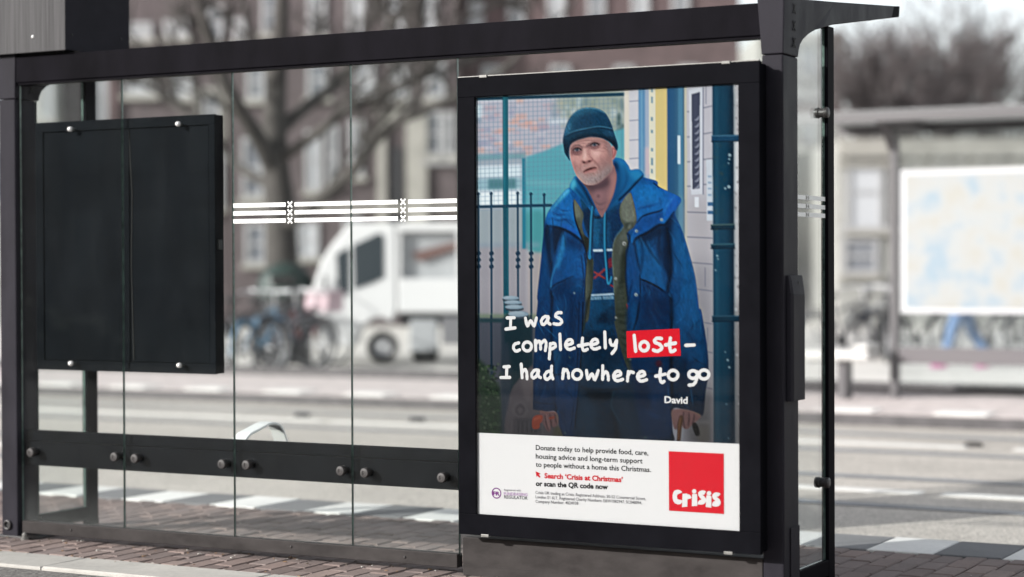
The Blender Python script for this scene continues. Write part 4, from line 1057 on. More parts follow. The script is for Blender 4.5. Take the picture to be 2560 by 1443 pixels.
for q in (((1910, 500), (2010, 640), (2120, 600)), ((1900, 850), (2010, 780), (2140, 700)), ((1920, 920), (2040, 880), (2180, 800)), ((1990, 300), (2080, 420), (2180, 440)), ((1930, 760), (2000, 660), (2020, 520))): line(D(*q), [2, 8, 3], (12, 34, 70), .6, 4)
line(D((1885, 985), (2000, 990), (2180, 1040)), 2.4, (8, 24, 48), .8, 1)
for q, r in (((920, 578), 2), ((548, 0), 1.5), ((1490, 596), 2.5), ((1630, 1328), 3), ((878, 1288), 2)): dot(*D(q)[0], r, (120, 126, 130), .9, .6)
CLIP = None
for q, r in (((1415, 382), 3.6), ((1150, 503), 3.8), ((1145, 1176), 4), ((1020, 635), 4.6), ((930, 1005), 3), ((492, 1158), 2), ((932, 1418), 2.6)):
    dot(*T(q)[0], r, (206, 206, 204), .95, .5); dot(*T((q[0] + 2, q[1] + 2))[0], r * .45, (40, 44, 48), .95, .5)
CLIP = np.clip(CM - JM - LIN - LIN2, 0, 1)                # creases of the shell fabric
rf_ = random.Random(12)
for k in range(120):
    x = rf_.choice((rf_.uniform(1340, 1450), rf_.uniform(1590, 1765))); y = rf_.uniform(560, 1060); L = rf_.uniform(14, 60); a = rf_.gauss(1.57, .5)
    dx, dy = math.cos(a) * L / 2, math.sin(a) * L / 2; bend = rf_.uniform(-6, 6)
    line([(x - dx, y - dy), (x + bend, y), (x + dx, y + dy)], [.6, rf_.uniform(1.5, 3.6), .6], (10, 26, 50) if rf_.random() < .6 else (60, 124, 186), rf_.uniform(.25, .55), .9)
CLIP = None
texture(CM, .05, 22, 5, .5); texture(CM, .05, 6, 9, .6)
texture(JM * (1 - LIN2), .10, 3, 21, 1, 1)
# ---- hood
hood = A((876, 500), (905, 487), (945, 502), (975, 540), (985, 562), (1030, 556), (1062, 580), (1064, 606), (1020, 655), (940, 738), (870, 800), (815, 850), (792, 862), (770, 845), (742, 822), (690, 752), (640, 700), (608, 668), (628, 622), (655, 600), (760, 640), (860, 600))
HM = poly(hood, (31, 104, 166), 1, .8, ret=True)
CLIP = HM
poly(B((820, 780), (880, 770), (980, 830), (1040, 920), (1000, 1010), (960, 900), (870, 820)), (60, 142, 204), .7, 6)
poly(B((1040, 930), (1160, 930), (1215, 1010), (1150, 1080), (1060, 1040)), (58, 140, 200), .8, 5)
poly(B((840, 830), (900, 900), (930, 1050), (900, 1250), (800, 1400), (700, 1480), (830, 1180), (850, 1000)), (22, 76, 128), .8, 5)
line(B((960, 880), (1000, 1040), (960, 1180), (860, 1310), (740, 1443)), [3, 6, 6, 4], (18, 66, 116), .7, 3)
poly(B((820, 830), (870, 860), (880, 960), (830, 900)), (10, 36, 68), .85, 3)
line(B((1215, 1020), (1120, 1120), (1020, 1230), (900, 1340)), [4, 8, 6], (8, 30, 58), .85, 2)
poly(B((250, 1090), (310, 1040), (330, 1150), (300, 1190), (250, 1200)), (110, 186, 224), .9, 4)
poly(B((330, 1040), (420, 1120), (520, 1300), (580, 1443), (520, 1443), (400, 1260)), (24, 84, 140), .8, 5)
line(B((310, 1180), (400, 1290), (480, 1420)), [3, 5, 4], (12, 48, 88), .7, 2.5)
line(B((330, 1060), (420, 1180), (500, 1330), (560, 1443)), [3, 7, 6], (10, 36, 66), .8, 2.5)
line(T((690, 310), (750, 350), (860, 290), (980, 200)), [5, 8, 6], (8, 30, 56), .6, 3)
CLIP = None
line(T((700, 350), (745, 360), (800, 345)), [3, 7, 3], (8, 24, 46), .8, 1.6)
for pts in (((684, 245), (672, 360), (664, 560), (655, 790)), ((816, 300), (812, 480), (816, 700), (830, 880), (846, 1050), (870, 1040), (885, 990))):
    line([(x + 2, y + 1) for x, y in T(*pts)], 6.4, (10, 30, 54), .6, 1.4); line(T(*pts), 4.8, (44, 120, 172), 1, .6); line([(x - .8, y) for x, y in T(*pts)], 1.6, (90, 160, 204), .6, .6)
dot(*T((655, 775))[0], 4, (50, 128, 180), 1, .6, 6)

# ---- neck, face, hat
neck = B((410, 1090), (470, 1190), (540, 1330), (590, 1440), (640, 1540), (668, 1575), (700, 1520), (770, 1390), (830, 1230), (862, 1050), (850, 950), (800, 870), (600, 1040))
NM = poly(neck, (146, 112, 116), 1, .8, ret=True)
CLIP = NM
poly(B((420, 1100), (600, 1130), (760, 1020), (800, 1100), (700, 1180), (520, 1230)), (84, 66, 74), .85, 5)
poly(B((440, 1160), (520, 1300), (600, 1500), (560, 1443)), (92, 72, 80), .7, 4)
poly(B((760, 1020), (860, 1000), (850, 1200), (780, 1340), (740, 1300), (780, 1150)), (178, 134, 132), .8, 5)
poly(B((560, 1230), (640, 1210), (700, 1280), (620, 1350)), (162, 124, 128), .7, 5); dot(*B((620, 1290))[0], 4, (112, 84, 90), .7, 2)
line(B((560, 1350), (640, 1400), (720, 1370)), [1, 3, 1], (104, 80, 86), .7, 1.5); line(B((600, 1440), (670, 1470), (720, 1430)), [1, 3, 1], (112, 86, 92), .6, 1.5)
CLIP = None
# ear
poly(B((790, 640), (830, 620), (866, 650), (860, 720), (836, 780), (806, 805), (785, 760)), (200, 140, 138), 1, .8)
line(B((812, 655), (842, 668), (838, 730), (812, 775)), [2, 3, 2], (140, 88, 92), .8, 1); line(B((800, 660), (808, 720), (800, 780)), 2.4, (120, 80, 86), .7, 1.2)
face = B((236, 640), (262, 590), (330, 545), (420, 515), (520, 500), (640, 510), (720, 545), (780, 600), (800, 680), (806, 800), (812, 880), (796, 950), (740, 1018), (670, 1078), (610, 1118), (540, 1142), (470, 1138), (410, 1108), (360, 1058), (326, 1012), (300, 950), (276, 880), (252, 800), (236, 720))
FM = poly(face, (202, 156, 150), 1, .8, ret=True)
CLIP = FM
poly(B((690, 540), (800, 600), (812, 900), (740, 1018), (680, 1000), (720, 860), (740, 700)), (158, 116, 114), .8, 5)     # turned-away side
poly(B((240, 640), (300, 600), (330, 760), (330, 900), (300, 960), (250, 800)), (196, 148, 146), .6, 5)
poly(B((300, 560), (500, 520), (680, 540), (640, 585), (470, 600), (330, 610)), (222, 184, 176), .7, 5)                    # forehead
poly(B((260, 540), (500, 490), (760, 560), (740, 590), (500, 525), (280, 590)), (120, 88, 90), .65, 4)                      # shade under the hat
# stubble
poly(B((318, 960), (400, 960), (430, 1000), (560, 985), (660, 900), (790, 830), (800, 950), (670, 1078), (540, 1142), (420, 1112), (345, 1040)), (172, 146, 142), .6, 6)
poly(B((400, 880), (480, 860), (620, 860), (640, 920), (560, 890), (470, 900), (400, 960)), (182, 152, 150), .55, 3)
poly(B((430, 1080), (520, 1050), (600, 1060), (560, 1120), (470, 1125)), (186, 162, 158), .5, 4)
poly(B((560, 1142), (680, 1080), (800, 960), (812, 900), (780, 900), (660, 1030), (560, 1100)), (112, 90, 92), .8, 5)
line(B((300, 960), (345, 1050), (410, 1110), (470, 1140)), [2, 3, 2], (206, 194, 194), .5, 1.5)
poly(B((480, 1040), (540, 1030), (560, 1070), (500, 1090)), (160, 136, 138), .6, 4)
# cheeks and folds
poly(B((530, 680), (620, 660), (660, 740), (600, 790), (540, 760)), (232, 192, 186), .85, 6)
poly(B((290, 740), (370, 740), (385, 830), (330, 850), (290, 810)), (216, 166, 160), .75, 5)
poly(B((620, 790), (700, 740), (720, 820), (660, 870)), (180, 134, 132), .6, 6)
line(B((535, 800), (590, 845), (642, 920), (650, 985)), [2, 5, 4, 1], (150, 108, 106), .65, 2)
line(B((395, 840), (378, 900), (395, 985)), [2, 4, 2], (150, 110, 110), .55, 2)
poly(B((640, 860), (740, 800), (770, 900), (680, 1000), (620, 990)), (150, 120, 120), .55, 6)
poly(B((280, 850), (340, 880), (350, 960), (310, 950)), (160, 120, 122), .6, 4)
for q in (((660, 650), (720, 640), (740, 610)), ((650, 690), (710, 690), (760, 660)), ((330, 560), (430, 545), (540, 548), (640, 552)), ((360, 585), (430, 575))): line(B(*q), [1, 2, 1], (164, 120, 120), .5, 1)
# brows, sockets
poly(B((250, 690), (290, 640), (370, 630), (420, 660), (410, 700), (330, 725), (262, 735)), (128, 90, 92), .9, 3)
poly(B((462, 640), (530, 590), (620, 580), (650, 610), (620, 640), (520, 650), (470, 665)), (128, 90, 92), .9, 3)
line(B((252, 668), (300, 625), (360, 618), (412, 648)), [3, 6, 6, 4], (122, 92, 92), .8, 1.5)
line(B((455, 640), (500, 600), (560, 572), (640, 590)), [5, 6, 5, 3], (116, 88, 90), .8, 1.5)
poly(B((405, 640), (470, 640), (480, 700), (430, 700)), (190, 146, 142), .7, 4)
for ex, ey, s in ((336, 670, 1), (570, 602, .94)):
    poly(B((ex - 46, ey + 14), (ex - 18, ey - 8), (ex + 18, ey - 11), (ex + 46, ey + 2), (ex + 20, ey + 14), (ex - 18, ey + 20)), (158, 144, 148), 1, .8)
    dot(*B((ex, ey + 1))[0], 3.9 * s, (56, 88, 110), 1, .8); dot(*B((ex, ey + 2))[0], 2.2 * s, (18, 24, 32), 1, .5)
    dot(*B((ex - 7, ey - 6))[0], 1.1, (226, 236, 242), .9, .4)
    line(B((ex - 58, ey + 16), (ex - 22, ey - 16), (ex + 22, ey - 20), (ex + 58, ey + 2)), [2, 4.4, 4.2, 2.8], (62, 44, 48), .95, .9)
    line(B((ex - 50, ey + 24), (ex, ey + 34), (ex + 48, ey + 14)), [1, 2.4, 1], (120, 84, 88), .8, 1)
    line(B((ex - 54, ey + 52), (ex, ey + 64), (ex + 56, ey + 40)), [1, 3, 1], (152, 110, 112), .6, 1.5)
    line(B((ex - 50, ey - 30), (ex, ey - 42), (ex + 52, ey - 26)), [1, 2, 1], (186, 142, 138), .6, 1)
# nose
poly(B((430, 650), (470, 660), (500, 740), (530, 790), (520, 815), (450, 820), (405, 820), (400, 790), (425, 740)), (214, 168, 160), .9, 3)
poly(B((432, 660), (452, 670), (456, 760), (440, 800), (415, 800), (428, 740)), (240, 208, 200), .9, 3)
line(B((470, 660), (490, 720), (520, 780)), [3, 6, 4], (176, 130, 128), .6, 2.5)
poly(B((402, 815), (450, 830), (530, 800), (525, 830), (480, 850), (430, 855), (405, 840)), (132, 86, 88), .9, 2)
dot(*B((428, 838))[0], 2.8, (62, 38, 42), .9, 1, 1.8); dot(*B((500, 824))[0], 3.2, (62, 38, 42), .9, 1, 1.8)
line(B((520, 770), (545, 800), (530, 825)), [1, 3, 2], (156, 110, 110), .7, 1.2)
# mouth
poly(B((415, 970), (450, 935), (500, 915), (560, 902), (602, 908), (584, 942), (520, 962), (450, 988)), (170, 116, 114), .9, 2)
line(B((422, 966), (468, 940), (524, 920), (556, 911), (594, 910)), [1.6, 4.2, 5, 3.0, 1.2], (74, 42, 46), .95, .8)
line(B((440, 985), (500, 970), (570, 955)), [2, 4, 2], (196, 150, 150), .7, 1.5)
line(B((450, 1002), (510, 998), (560, 988)), [1, 5, 1], (142, 112, 110), .6, 2.5)
poly(B((430, 890), (470, 870), (540, 870), (580, 895), (500, 905)), (170, 134, 130), .5, 3)
# left edge rim light and grey temples
line(B((240, 650), (246, 780), (270, 880), (300, 965)), [2, 3, 3], (226, 196, 192), .6, 1.2)
poly(B((720, 560), (780, 600), (800, 700), (780, 800), (760, 700)), (156, 140, 144), .7, 4)
texture(FM, .03, 5, 71, 1, 1)
for q in (((330, 575), (440, 553), (560, 548), (660, 560)), ((350, 600), (430, 585), (500, 582)), ((420, 610), (440, 650)), ((455, 600), (458, 640)), ((690, 610), (745, 640)), ((685, 640), (745, 680)), ((560, 690), (640, 680)), ((300, 735), (370, 745), (400, 730))): line(B(*q), [1, 2, 1], (138, 98, 96), .6, .7)
poly(B((330, 985), (395, 965), (420, 1010), (520, 1030), (620, 1000), (700, 930), (790, 870), (790, 950), (670, 1070), (545, 1135), (425, 1105), (350, 1040)), (176, 170, 172), .42, 5)
line(B((262, 700), (300, 722), (360, 728), (402, 712)), [1, 3, 1], (128, 90, 92), .6, 1); line(B((520, 648), (575, 656), (630, 636)), [1, 3, 1], (128, 90, 92), .6, 1)
for k in range(420):                                      # grey stubble
    x, y = random.gauss(560, 120), random.gauss(1010, 70)
    if y > 880 and not (400 < x < 620 and 890 < y < 985): dot(*B((x, y))[0], random.uniform(.5, 1.0), random.choice([(212, 204, 202), (116, 98, 98), (196, 186, 184), (96, 84, 86)]), .45, .3)
CLIP = None
hat = B((146, 545), (158, 470), (184, 370), (214, 290), (262, 214), (330, 152), (420, 116), (520, 108), (620, 128), (705, 175), (762, 262), (800, 350), (826, 440), (862, 545), (882, 620), (878, 665), (858, 682), (826, 625), (776, 575), (720, 540), (660, 515), (590, 503), (500, 502), (410, 522), (330, 548), (275, 580), (248, 615), (232, 680), (232, 760), (240, 815), (205, 768), (172, 716), (158, 640))
HT = poly(hat, (30, 80, 108), 1, .8, ret=True)
CLIP = HT
poly(B((330, 160), (520, 112), (620, 135), (500, 190), (340, 230), (240, 330), (200, 420), (190, 360)), (64, 124, 150), .75, 6)
poly(B((180, 380), (240, 300), (260, 400), (200, 470), (160, 500)), (92, 150, 180), .7, 5)
poly(B((400, 200), (620, 190), (720, 300), (760, 380), (500, 380), (330, 420)), (20, 66, 96), .6, 10)
poly(B((150, 545), (190, 475), (300, 430), (480, 392), (620, 368), (800, 395), (860, 545), (880, 650), (780, 575), (660, 515), (500, 502), (330, 548), (250, 600), (180, 620)), (22, 62, 84), .8, 4)
poly(B((250, 600), (330, 548), (500, 500), (660, 512), (780, 575), (860, 680), (840, 560), (700, 490), (500, 470), (330, 505), (230, 570)), (9, 26, 40), .85, 3)
poly(B((160, 560), (230, 620), (236, 810), (200, 760), (165, 680)), (12, 34, 50), .8, 4)
line(B((188, 478), (260, 440), (360, 408), (480, 386), (620, 364), (720, 372), (806, 395)), [2, 3, 3, 2], (92, 152, 182), .8, .9)
line(B((188, 488), (300, 440), (480, 398), (620, 376), (810, 408)), 3, (10, 38, 58), .6, 1.2)
line(B((262, 216), (330, 154), (420, 118), (520, 110), (620, 130), (705, 177)), [2, 4, 4, 3], (142, 192, 210), .7, 1.5)
poly(B((680, 410), (800, 430), (830, 480), (720, 470)), (50, 104, 140), .6, 4)
for k in range(22):
    x = 200 + k * 29; line(B((x, 470 - k * 3), (x + 6, 330 - abs(k - 11) * -8), (430 + (x - 430) * .7, 170 + abs(k - 11) * 9)), 1.3, (14, 48, 72), .35, .6)
texture(HT, .14, 2.6, 90, 1, 2)
CLIP = None
# ---- hands and sticks
poly(D((640, 1080), (700, 1086), (790, 1090), (815, 1140), (812, 1200), (770, 1235), (745, 1210), (740, 1262), (715, 1272), (690, 1235), (660, 1180)), (138, 104, 106), 1, 1)
for q in (((690, 1120), (700, 1190), (722, 1262)), ((735, 1110), (745, 1180), (750, 1230)), ((780, 1110), (790, 1170), (800, 1200))): line(D(*q), [2, 4, 2], (84, 60, 66), .8, 1.2)
line(D((700, 1110), (715, 1180), (728, 1240)), [4, 6, 4], (170, 132, 130), .6, 1.5)
poly(D((566, 1190), (580, 1140), (620, 1118), (666, 1128), (660, 1180), (640, 1200), (636, 1240), (600, 1252), (572, 1240)), (176, 84, 62), 1, 1); line(D((590, 1160), (640, 1140)), [5, 4], (214, 120, 92), .7, 1.5); line(D((735, 1150), (770, 1140)), 6, (166, 76, 56), .9, 1)
poly(D((1880, 1075), (1985, 1066), (2060, 1080), (2150, 1115), (2130, 1160), (2090, 1190), (2050, 1230), (2020, 1252), (1985, 1240), (1960, 1180), (1930, 1245), (1905, 1252), (1885, 1180)), (146, 110, 110), 1, 1)
poly(D((1890, 1080), (1970, 1075), (1960, 1140), (1915, 1230), (1895, 1190)), (164, 126, 124), .8, 3)
for q in (((1990, 1090), (1985, 1160), (2000, 1240)), ((2040, 1100), (2040, 1160), (2030, 1220)), ((2090, 1110), (2085, 1160), (2070, 1200))): line(D(*q), [2, 4, 2], (84, 60, 64), .8, 1.2)
line(D((1968, 1140), (1955, 1200), (1948, 1280), (1942, 1372)), [10, 12, 10, 9], (104, 70, 48), 1, 1); line(D((1960, 1150), (1948, 1220), (1940, 1340)), [3, 4, 3], (164, 118, 84), .7, 1.2)
line(D((2092, 1215), (2105, 1250), (2118, 1290)), [12, 14, 13], (24, 24, 26), 1, 1)
# ---- print gradient: the designers darken the picture behind the words
yy = np.linspace(0, 1, CH)[:, None, None]
IMG *= 1 - 0.34 * np.clip((yy - 0.56) / 0.44, 0, 1) ** 1.2
for sg, am in ((2.2, .5), (6.0, .28)):                  # crisp the print up like a sharpened photograph
    lo = np.stack([blur(IMG[:, :, c], sg) for c in range(3)], 2)
    IMG[:] = np.clip(IMG + am * np.clip(IMG - lo, -45, 30), 0, 255)
f_ = IMG / 255.0
f_ = np.clip(f_, 0, 1) ** 1.17
man = np.clip(np.clip(CM + HM, 0, 1) - FM - NM - LIN - LIN2, 0, 1)[:, :, None] * (f_.min(2, keepdims=True) < .35)
f_ = f_ * (1 - man) + man * np.clip(f_ * np.array([.88, 1.06, .97]), 0, 1)
IMG[:] = np.clip(f_ * np.array([.97, 1.0, 1.01]), 0, 1) * 255
n = vnoise(1.3, 400); IMG[:] = np.clip(IMG * (1 + .012 * n[:, :, None]), 0, 255)

# ---- put it on a fine grid of faces
PGX, PGZ = CW // 2, CH // 2
small = IMG[:PGZ * 2, :PGX * 2].reshape(PGZ, 2, PGX, 2, 3).mean((1, 3)) / 255.0
lin_img = np.where(small <= 0.04045, small / 12.92, ((small + 0.055) / 1.055) ** 2.4) * 0.43
po = thing('poster', ((PX0 + PX1) / 2, YP, PZ0), 'charity poster of a man in a blue coat and knitted hat with handwritten white words', 'poster')
ox, oy, oz = po['_o']
gx = np.linspace(PX0 - .002, PX1 + .002, PGX + 1) - ox; gz = np.linspace(PZ1 + .002, ZW, PGZ + 1) - oz
VX, VZ = np.meshgrid(gx, gz)
verts = np.stack([VX.ravel(), np.zeros(VX.size), VZ.ravel()], 1)
ii = (np.arange(PGZ)[:, None] * (PGX + 1) + np.arange(PGX)[None, :]).ravel()
quads = np.stack([ii, ii + PGX + 1, ii + PGX + 2, ii + 1], 1)
me = bpy.data.meshes.new('printed_photograph')
me.vertices.add(len(verts)); me.vertices.foreach_set('co', verts.ravel())
me.loops.add(quads.size); me.loops.foreach_set('vertex_index', quads.ravel().astype(np.int32))
me.polygons.add(len(quads)); me.polygons.foreach_set('loop_start', (np.arange(len(quads)) * 4).astype(np.int32))
me.polygons.foreach_set('loop_total', np.full(len(quads), 4, np.int32))
me.update(calc_edges=True); me.validate()
pad = np.pad(lin_img, ((0, 1), (0, 1), (0, 0)), mode='edge')
pad2 = np.pad(lin_img, ((1, 0), (1, 0), (0, 0)), mode='edge')
vc = (pad + pad2) / 2
ca = me.color_attributes.new('print', 'FLOAT_COLOR', 'POINT')
ca.data.foreach_set('color', np.concatenate([vc.reshape(-1, 3), np.ones((vc.shape[0] * vc.shape[1], 1))], 1).astype(np.float32).ravel())
pm = bpy.data.materials.new('poster_print'); pm.use_nodes = True
at = pm.node_tree.nodes.new('ShaderNodeAttribute'); at.attribute_name = 'print'
pbs = pm.node_tree.nodes['Principled BSDF']
pm.node_tree.links.new(at.outputs['Color'], pbs.inputs['Base Color'])
pbs.inputs['Roughness'].default_value = 0.55; pbs.inputs['Specular IOR Level'].default_value = 0.0
me.materials.append(pm)
o = bpy.data.objects.new('printed_photograph', me); COL.objects.link(o); o.parent = po
def ink(name, rgb, k=0.43): return mat(name, tuple(c * k for c in lin(*rgb)), 0.6, spec=0.0)
I_WHITE, I_RED, I_BLACK, I_GREY, I_PURPLE, I_PALE = ink('ink_white', (248, 248, 248)), ink('ink_red', (228, 32, 48)), ink('ink_black', (26, 26, 28)), ink('ink_grey', (112, 112, 116)), ink('ink_purple', (146, 72, 152)), ink('ink_mauve', (196, 150, 204))
m = MB(); m.add([(PX0 - .002, YP, PZ0 - .002), (PX1 + .002, YP, PZ0 - .002), (PX1 + .002, YP, ZW), (PX0 - .002, YP, ZW)], [(0, 1, 2, 3)])
m.build('white_footer', ink('paper_white', (247, 247, 247)), po)

# ---- lettering
YI = YP - .0010
def pt(p, d=0.0):
    w = onY(p[0], p[1], YI); return (w.x, YI - d, w.z)
def stroke_geo(m, pts, w, d=0.0, curve=True):
    """round-ended brush stroke of width w metres through photo-pixel points"""
    c = np.array([pt(p) for p in pts])[:, [0, 2]]
    if curve and len(c) > 2: c = smooth_open(c, 5)
    n = len(c); L, R = [], []
    for i in range(n):
        t = c[min(i + 1, n - 1)] - c[max(i - 1, 0)]; t = t / max(np.hypot(*t), 1e-9)
        nn = np.array([-t[1], t[0]]) * w / 2 * (1 + 0.10 * math.sin(i * 1.9 + c[0][0] * 97))
        L.append(c[i] + nn); R.append(c[i] - nn)
    V = [(p[0], YI - d - .000004 * (i % n), p[1]) for i, p in enumerate(L + R)]
    m.add(V, [(i, i + 1, n + i + 1, n + i) for i in range(n - 1)])
    for j, (p, s) in enumerate(((c[0], c[0] - c[1]), (c[-1], c[-1] - c[-2]))):
        a0 = math.atan2(s[1], s[0])
        fan = [(p[0] + w / 2 * math.cos(a0 + a), YI - d - .00002 * (j + 1), p[1] + w / 2 * math.sin(a0 + a)) for a in np.linspace(-math.pi / 2, math.pi / 2, 9)]
        m.add(fan, [tuple(range(9))])
def ell(cx, cy, rx, ry, a0=0.3):
    return [(cx + rx * math.cos(a0 - t), cy + ry * math.sin(a0 - t)) for t in np.linspace(0, 2 * math.pi * 1.02, 13)]
def letter_e(x, y, w=95, h=100):
    return [(x + .08 * w, y + .56 * h), (x + .5 * w, y + .48 * h), (x + .78 * w, y + .34 * h), (x + .66 * w, y + .06 * h), (x + .34 * w, y + .08 * h), (x + .10 * w, y + .40 * h), (x + .14 * w, y + .74 * h), (x + .45 * w, y + .96 * h), (x + .96 * w, y + .82 * h)]
def letter_a(x, y, w=95, h=82):
    return [(x + .78 * w, y + .06 * h), (x + .40 * w, y + .06 * h), (x + .10 * w, y + .52 * h), (x + .24 * w, y + .94 * h), (x + .56 * w, y + .72 * h), (x + .80 * w, y + .06 * h), (x + .74 * w, y + .66 * h), (x + .98 * w, y + .90 * h)]
LINES = [
 [[(330, 207), (398, 205)], [(365, 208), (362, 300)], [(318, 312), (406, 301)],
  [(503, 210), (522, 284), (553, 232), (583, 284), (606, 208)], letter_a(643, 192), [(840, 158), (805, 160), (786, 190), (826, 214), (846, 244), (818, 268), (770, 262)]],
 [[(440, 442), (402, 455), (390, 490), (414, 520), (448, 508)], ell(520, 476, 40, 42), [(597, 418), (600, 514)], [(600, 452), (632, 424), (645, 460), (646, 500)], [(648, 452), (682, 418), (698, 450), (690, 514)],
  [(738, 450), (733, 520), (728, 592)], [(738, 455), (775, 446), (786, 476), (750, 500)], [(828, 360), (834, 505)], letter_e(873, 408), [(1040, 398), (1036, 470), (1052, 514), (1086, 502)], [(1000, 470), (1094, 453)],
  letter_e(1110, 405), [(1250, 340), (1255, 488)], [(1300, 416), (1308, 455), (1336, 462), (1362, 418)], [(1362, 418), (1352, 495), (1318, 542)], [(2012, 466), (2092, 462)]],
 [[(300, 668), (352, 665)], [(328, 668), (325, 758)], [(272, 768), (356, 767)],
  [(463, 642), (472, 770)], [(471, 725), (496, 692), (514, 718), (518, 780)], letter_a(552, 695), [(748, 715), (712, 712), (684, 750), (700, 786), (738, 764), (748, 715)], [(750, 662), (748, 730), (762, 780)],
  [(862, 690), (853, 778)], [(854, 730), (884, 694), (904, 722), (910, 772)], ell(990, 740, 43, 44), [(1078, 702), (1092, 784), (1130, 732), (1156, 790), (1188, 704)], [(1231, 658), (1230, 785)], [(1231, 748), (1262, 714), (1280, 742), (1284, 790)],
  letter_e(1325, 705, 98, 98), [(1472, 712), (1464, 800)], [(1465, 758), (1490, 716), (1520, 722)], letter_e(1550, 708, 98, 98), [(1774, 688), (1768, 770), (1784, 814), (1808, 804)], [(1728, 756), (1818, 736)],
  ell(1893, 745, 46, 44), ell(2080, 740, 40, 36), [(2122, 716), (2112, 790), (2086, 832), (2044, 840)], ell(2184, 740, 46, 42)]]
for strokes in LINES:
    words, last = [], None
    for s in strokes:                                   # a new word starts where the gap is wide
        lo, hi = min(p[0] for p in s), max(p[0] for p in s)
        if last is None or lo - last > 62: words.append([])
        words[-1].append(s); last = hi if last is None else max(last, hi)
    for wd in words:
        m = MB()
        for k, s in enumerate(wd): stroke_geo(m, D(*s), .0128, .00008 * k)
        m.build('handwritten_word', I_WHITE, po)
m = MB(); m.add([pt(p) for p in D((1453, 332), (1952, 308), (1965, 563), (1460, 583))], [(0, 1, 2, 3)])
rbx = m.build('red_word_box', I_RED, po)
m = MB()
for k, s in enumerate(([(1527, 372), (1541, 520)], ell(1621, 474, 40, 43), [(1784, 402), (1738, 400), (1718, 432), (1768, 458), (1788, 492), (1748, 520), (1708, 510)], [(1868, 398), (1862, 470), (1874, 524), (1912, 510)], [(1822, 462), (1916, 444)])):
    stroke_geo(m, D(*s), .0135, .0006 + .00008 * k)
m.build('handwritten_word', I_WHITE, po)
def Eb(*p): return [(1180 + x / 3.765, 1070 + y / 3.765) for x, y in p]
def text(body, left, right, mt, bold=0.0, hscale=None, name='lettering', d=0.0, track=1.0):
    """built-in font fitted between two baseline points given in photo pixels; hscale = cap height in metres"""
    a, b = onY(*left, YI), onY(*right, YI)
    cu = bpy.data.curves.new(name, 'FONT'); cu.body = body; cu.size = 1.0; cu.offset = bold; cu.space_character = track; cu.resolution_u = 3
    ob = bpy.data.objects.new('tmp', cu); COL.objects.link(ob)
    dg = bpy.context.evaluated_depsgraph_get(); dg.update()
    mesh = bpy.data.meshes.new_from_object(ob.evaluated_get(dg))
    bpy.data.objects.remove(ob); bpy.data.curves.remove(cu)
    n = len(mesh.vertices); co = np.empty(n * 3); mesh.vertices.foreach_get('co', co); co = co.reshape(-1, 3)
    x0, x1 = co[:, 0].min(), co[:, 0].max()
    s = (b.x - a.x) / (x1 - x0)
    sz = hscale / 0.72 if hscale else s
    t = (co[:, 0] - x0) * s
    base = a.z + (b.z - a.z) * (t / (b.x - a.x))
    new = np.stack([a.x + t - ox, np.full(n, YI - d - oy), base + co[:, 1] * sz - oz], 1)
    mesh.vertices.foreach_set('co', new.ravel()); mesh.materials.clear(); mesh.materials.append(mt); mesh.update(); mesh.name = name
    o = bpy.data.objects.new(name, mesh); COL.objects.link(o); o.parent = po
    return o
text('David', D((1812, 1006))[0], D((2030, 1014))[0], I_WHITE, .026, .0265)
text('Donate today to help provide food, care,', Eb((600, 207))[0], Eb((1660, 258))[0], I_BLACK, .013, .0205)
text('housing advice and long-term support', Eb((600, 288))[0], Eb((1605, 334))[0], I_BLACK, .013, .0205)
text('to people without a home this Christmas.', Eb((600, 365))[0], Eb((1685, 416))[0], I_BLACK, .013, .0205)
text('Search \u2018Crisis at Christmas\u2019', Eb((682, 472))[0], Eb((1420, 510))[0], I_RED, .036, .0205)
text('or scan the QR code now', Eb((600, 545))[0], Eb((1280, 578))[0], I_BLACK, .036, .0205)
text('Crisis UK trading as Crisis. Registered Address: 50-52 Commercial Street,', Eb((598, 620))[0], Eb((1635, 680))[0], I_GREY, .006, .0125)
text('London E1 6LT. Registered Charity Numbers: E&W1082947, SC040094.', Eb((598, 662))[0], Eb((1600, 720))[0], I_GREY, .006, .0125)
text('Company Number: 4024938', Eb((598, 705))[0], Eb((1000, 724))[0], I_GREY, .006, .0125)
text('Registered with', Eb((302, 592))[0], Eb((460, 598))[0], I_GREY, .0, .0085)
text('FUNDRAISING', Eb((300, 632))[0], Eb((524, 642))[0], I_PALE, .01, .0125)
text('REGULATOR', Eb((302, 664))[0], Eb((524, 676))[0], I_GREY, .016, .0135)
m = MB()
c = onY(*Eb((230, 614))[0], YI); R0, R1 = .0222, .0180; V = []
for r in (R0, R1): V += [(c.x + r * math.cos(a), YI, c.z + r * math.sin(a)) for a in np.linspace(0, 2 * math.pi, 32, endpoint=False)]
m.add(V, [(i, (i + 1) % 32, 32 + (i + 1) % 32, 32 + i) for i in range(32)]); m.build('round_emblem', I_PURPLE, po)
text('FR', Eb((196, 632))[0], Eb((262, 636))[0], I_PURPLE, .045, .0150, d=.0002)
m = MB(); m.add([pt(p) for p in Eb((598, 408), (646, 430), (628, 440), (646, 462), (634, 470), (618, 450), (608, 464))], [(0, 1, 2, 3, 4, 5, 6)]); m.build('arrow_pointer', I_RED, po)
m = MB(); m.add([pt(p) for p in Eb((1851, 219), (2370, 242), (2372, 811), (1854, 779))], [(0, 1, 2, 3)]); m.build('red_logo_square', I_RED, po)
def G(*p): return [(1665 + x * 150 / 1456, 1210 + y * 80 / 777) for x, y in p]
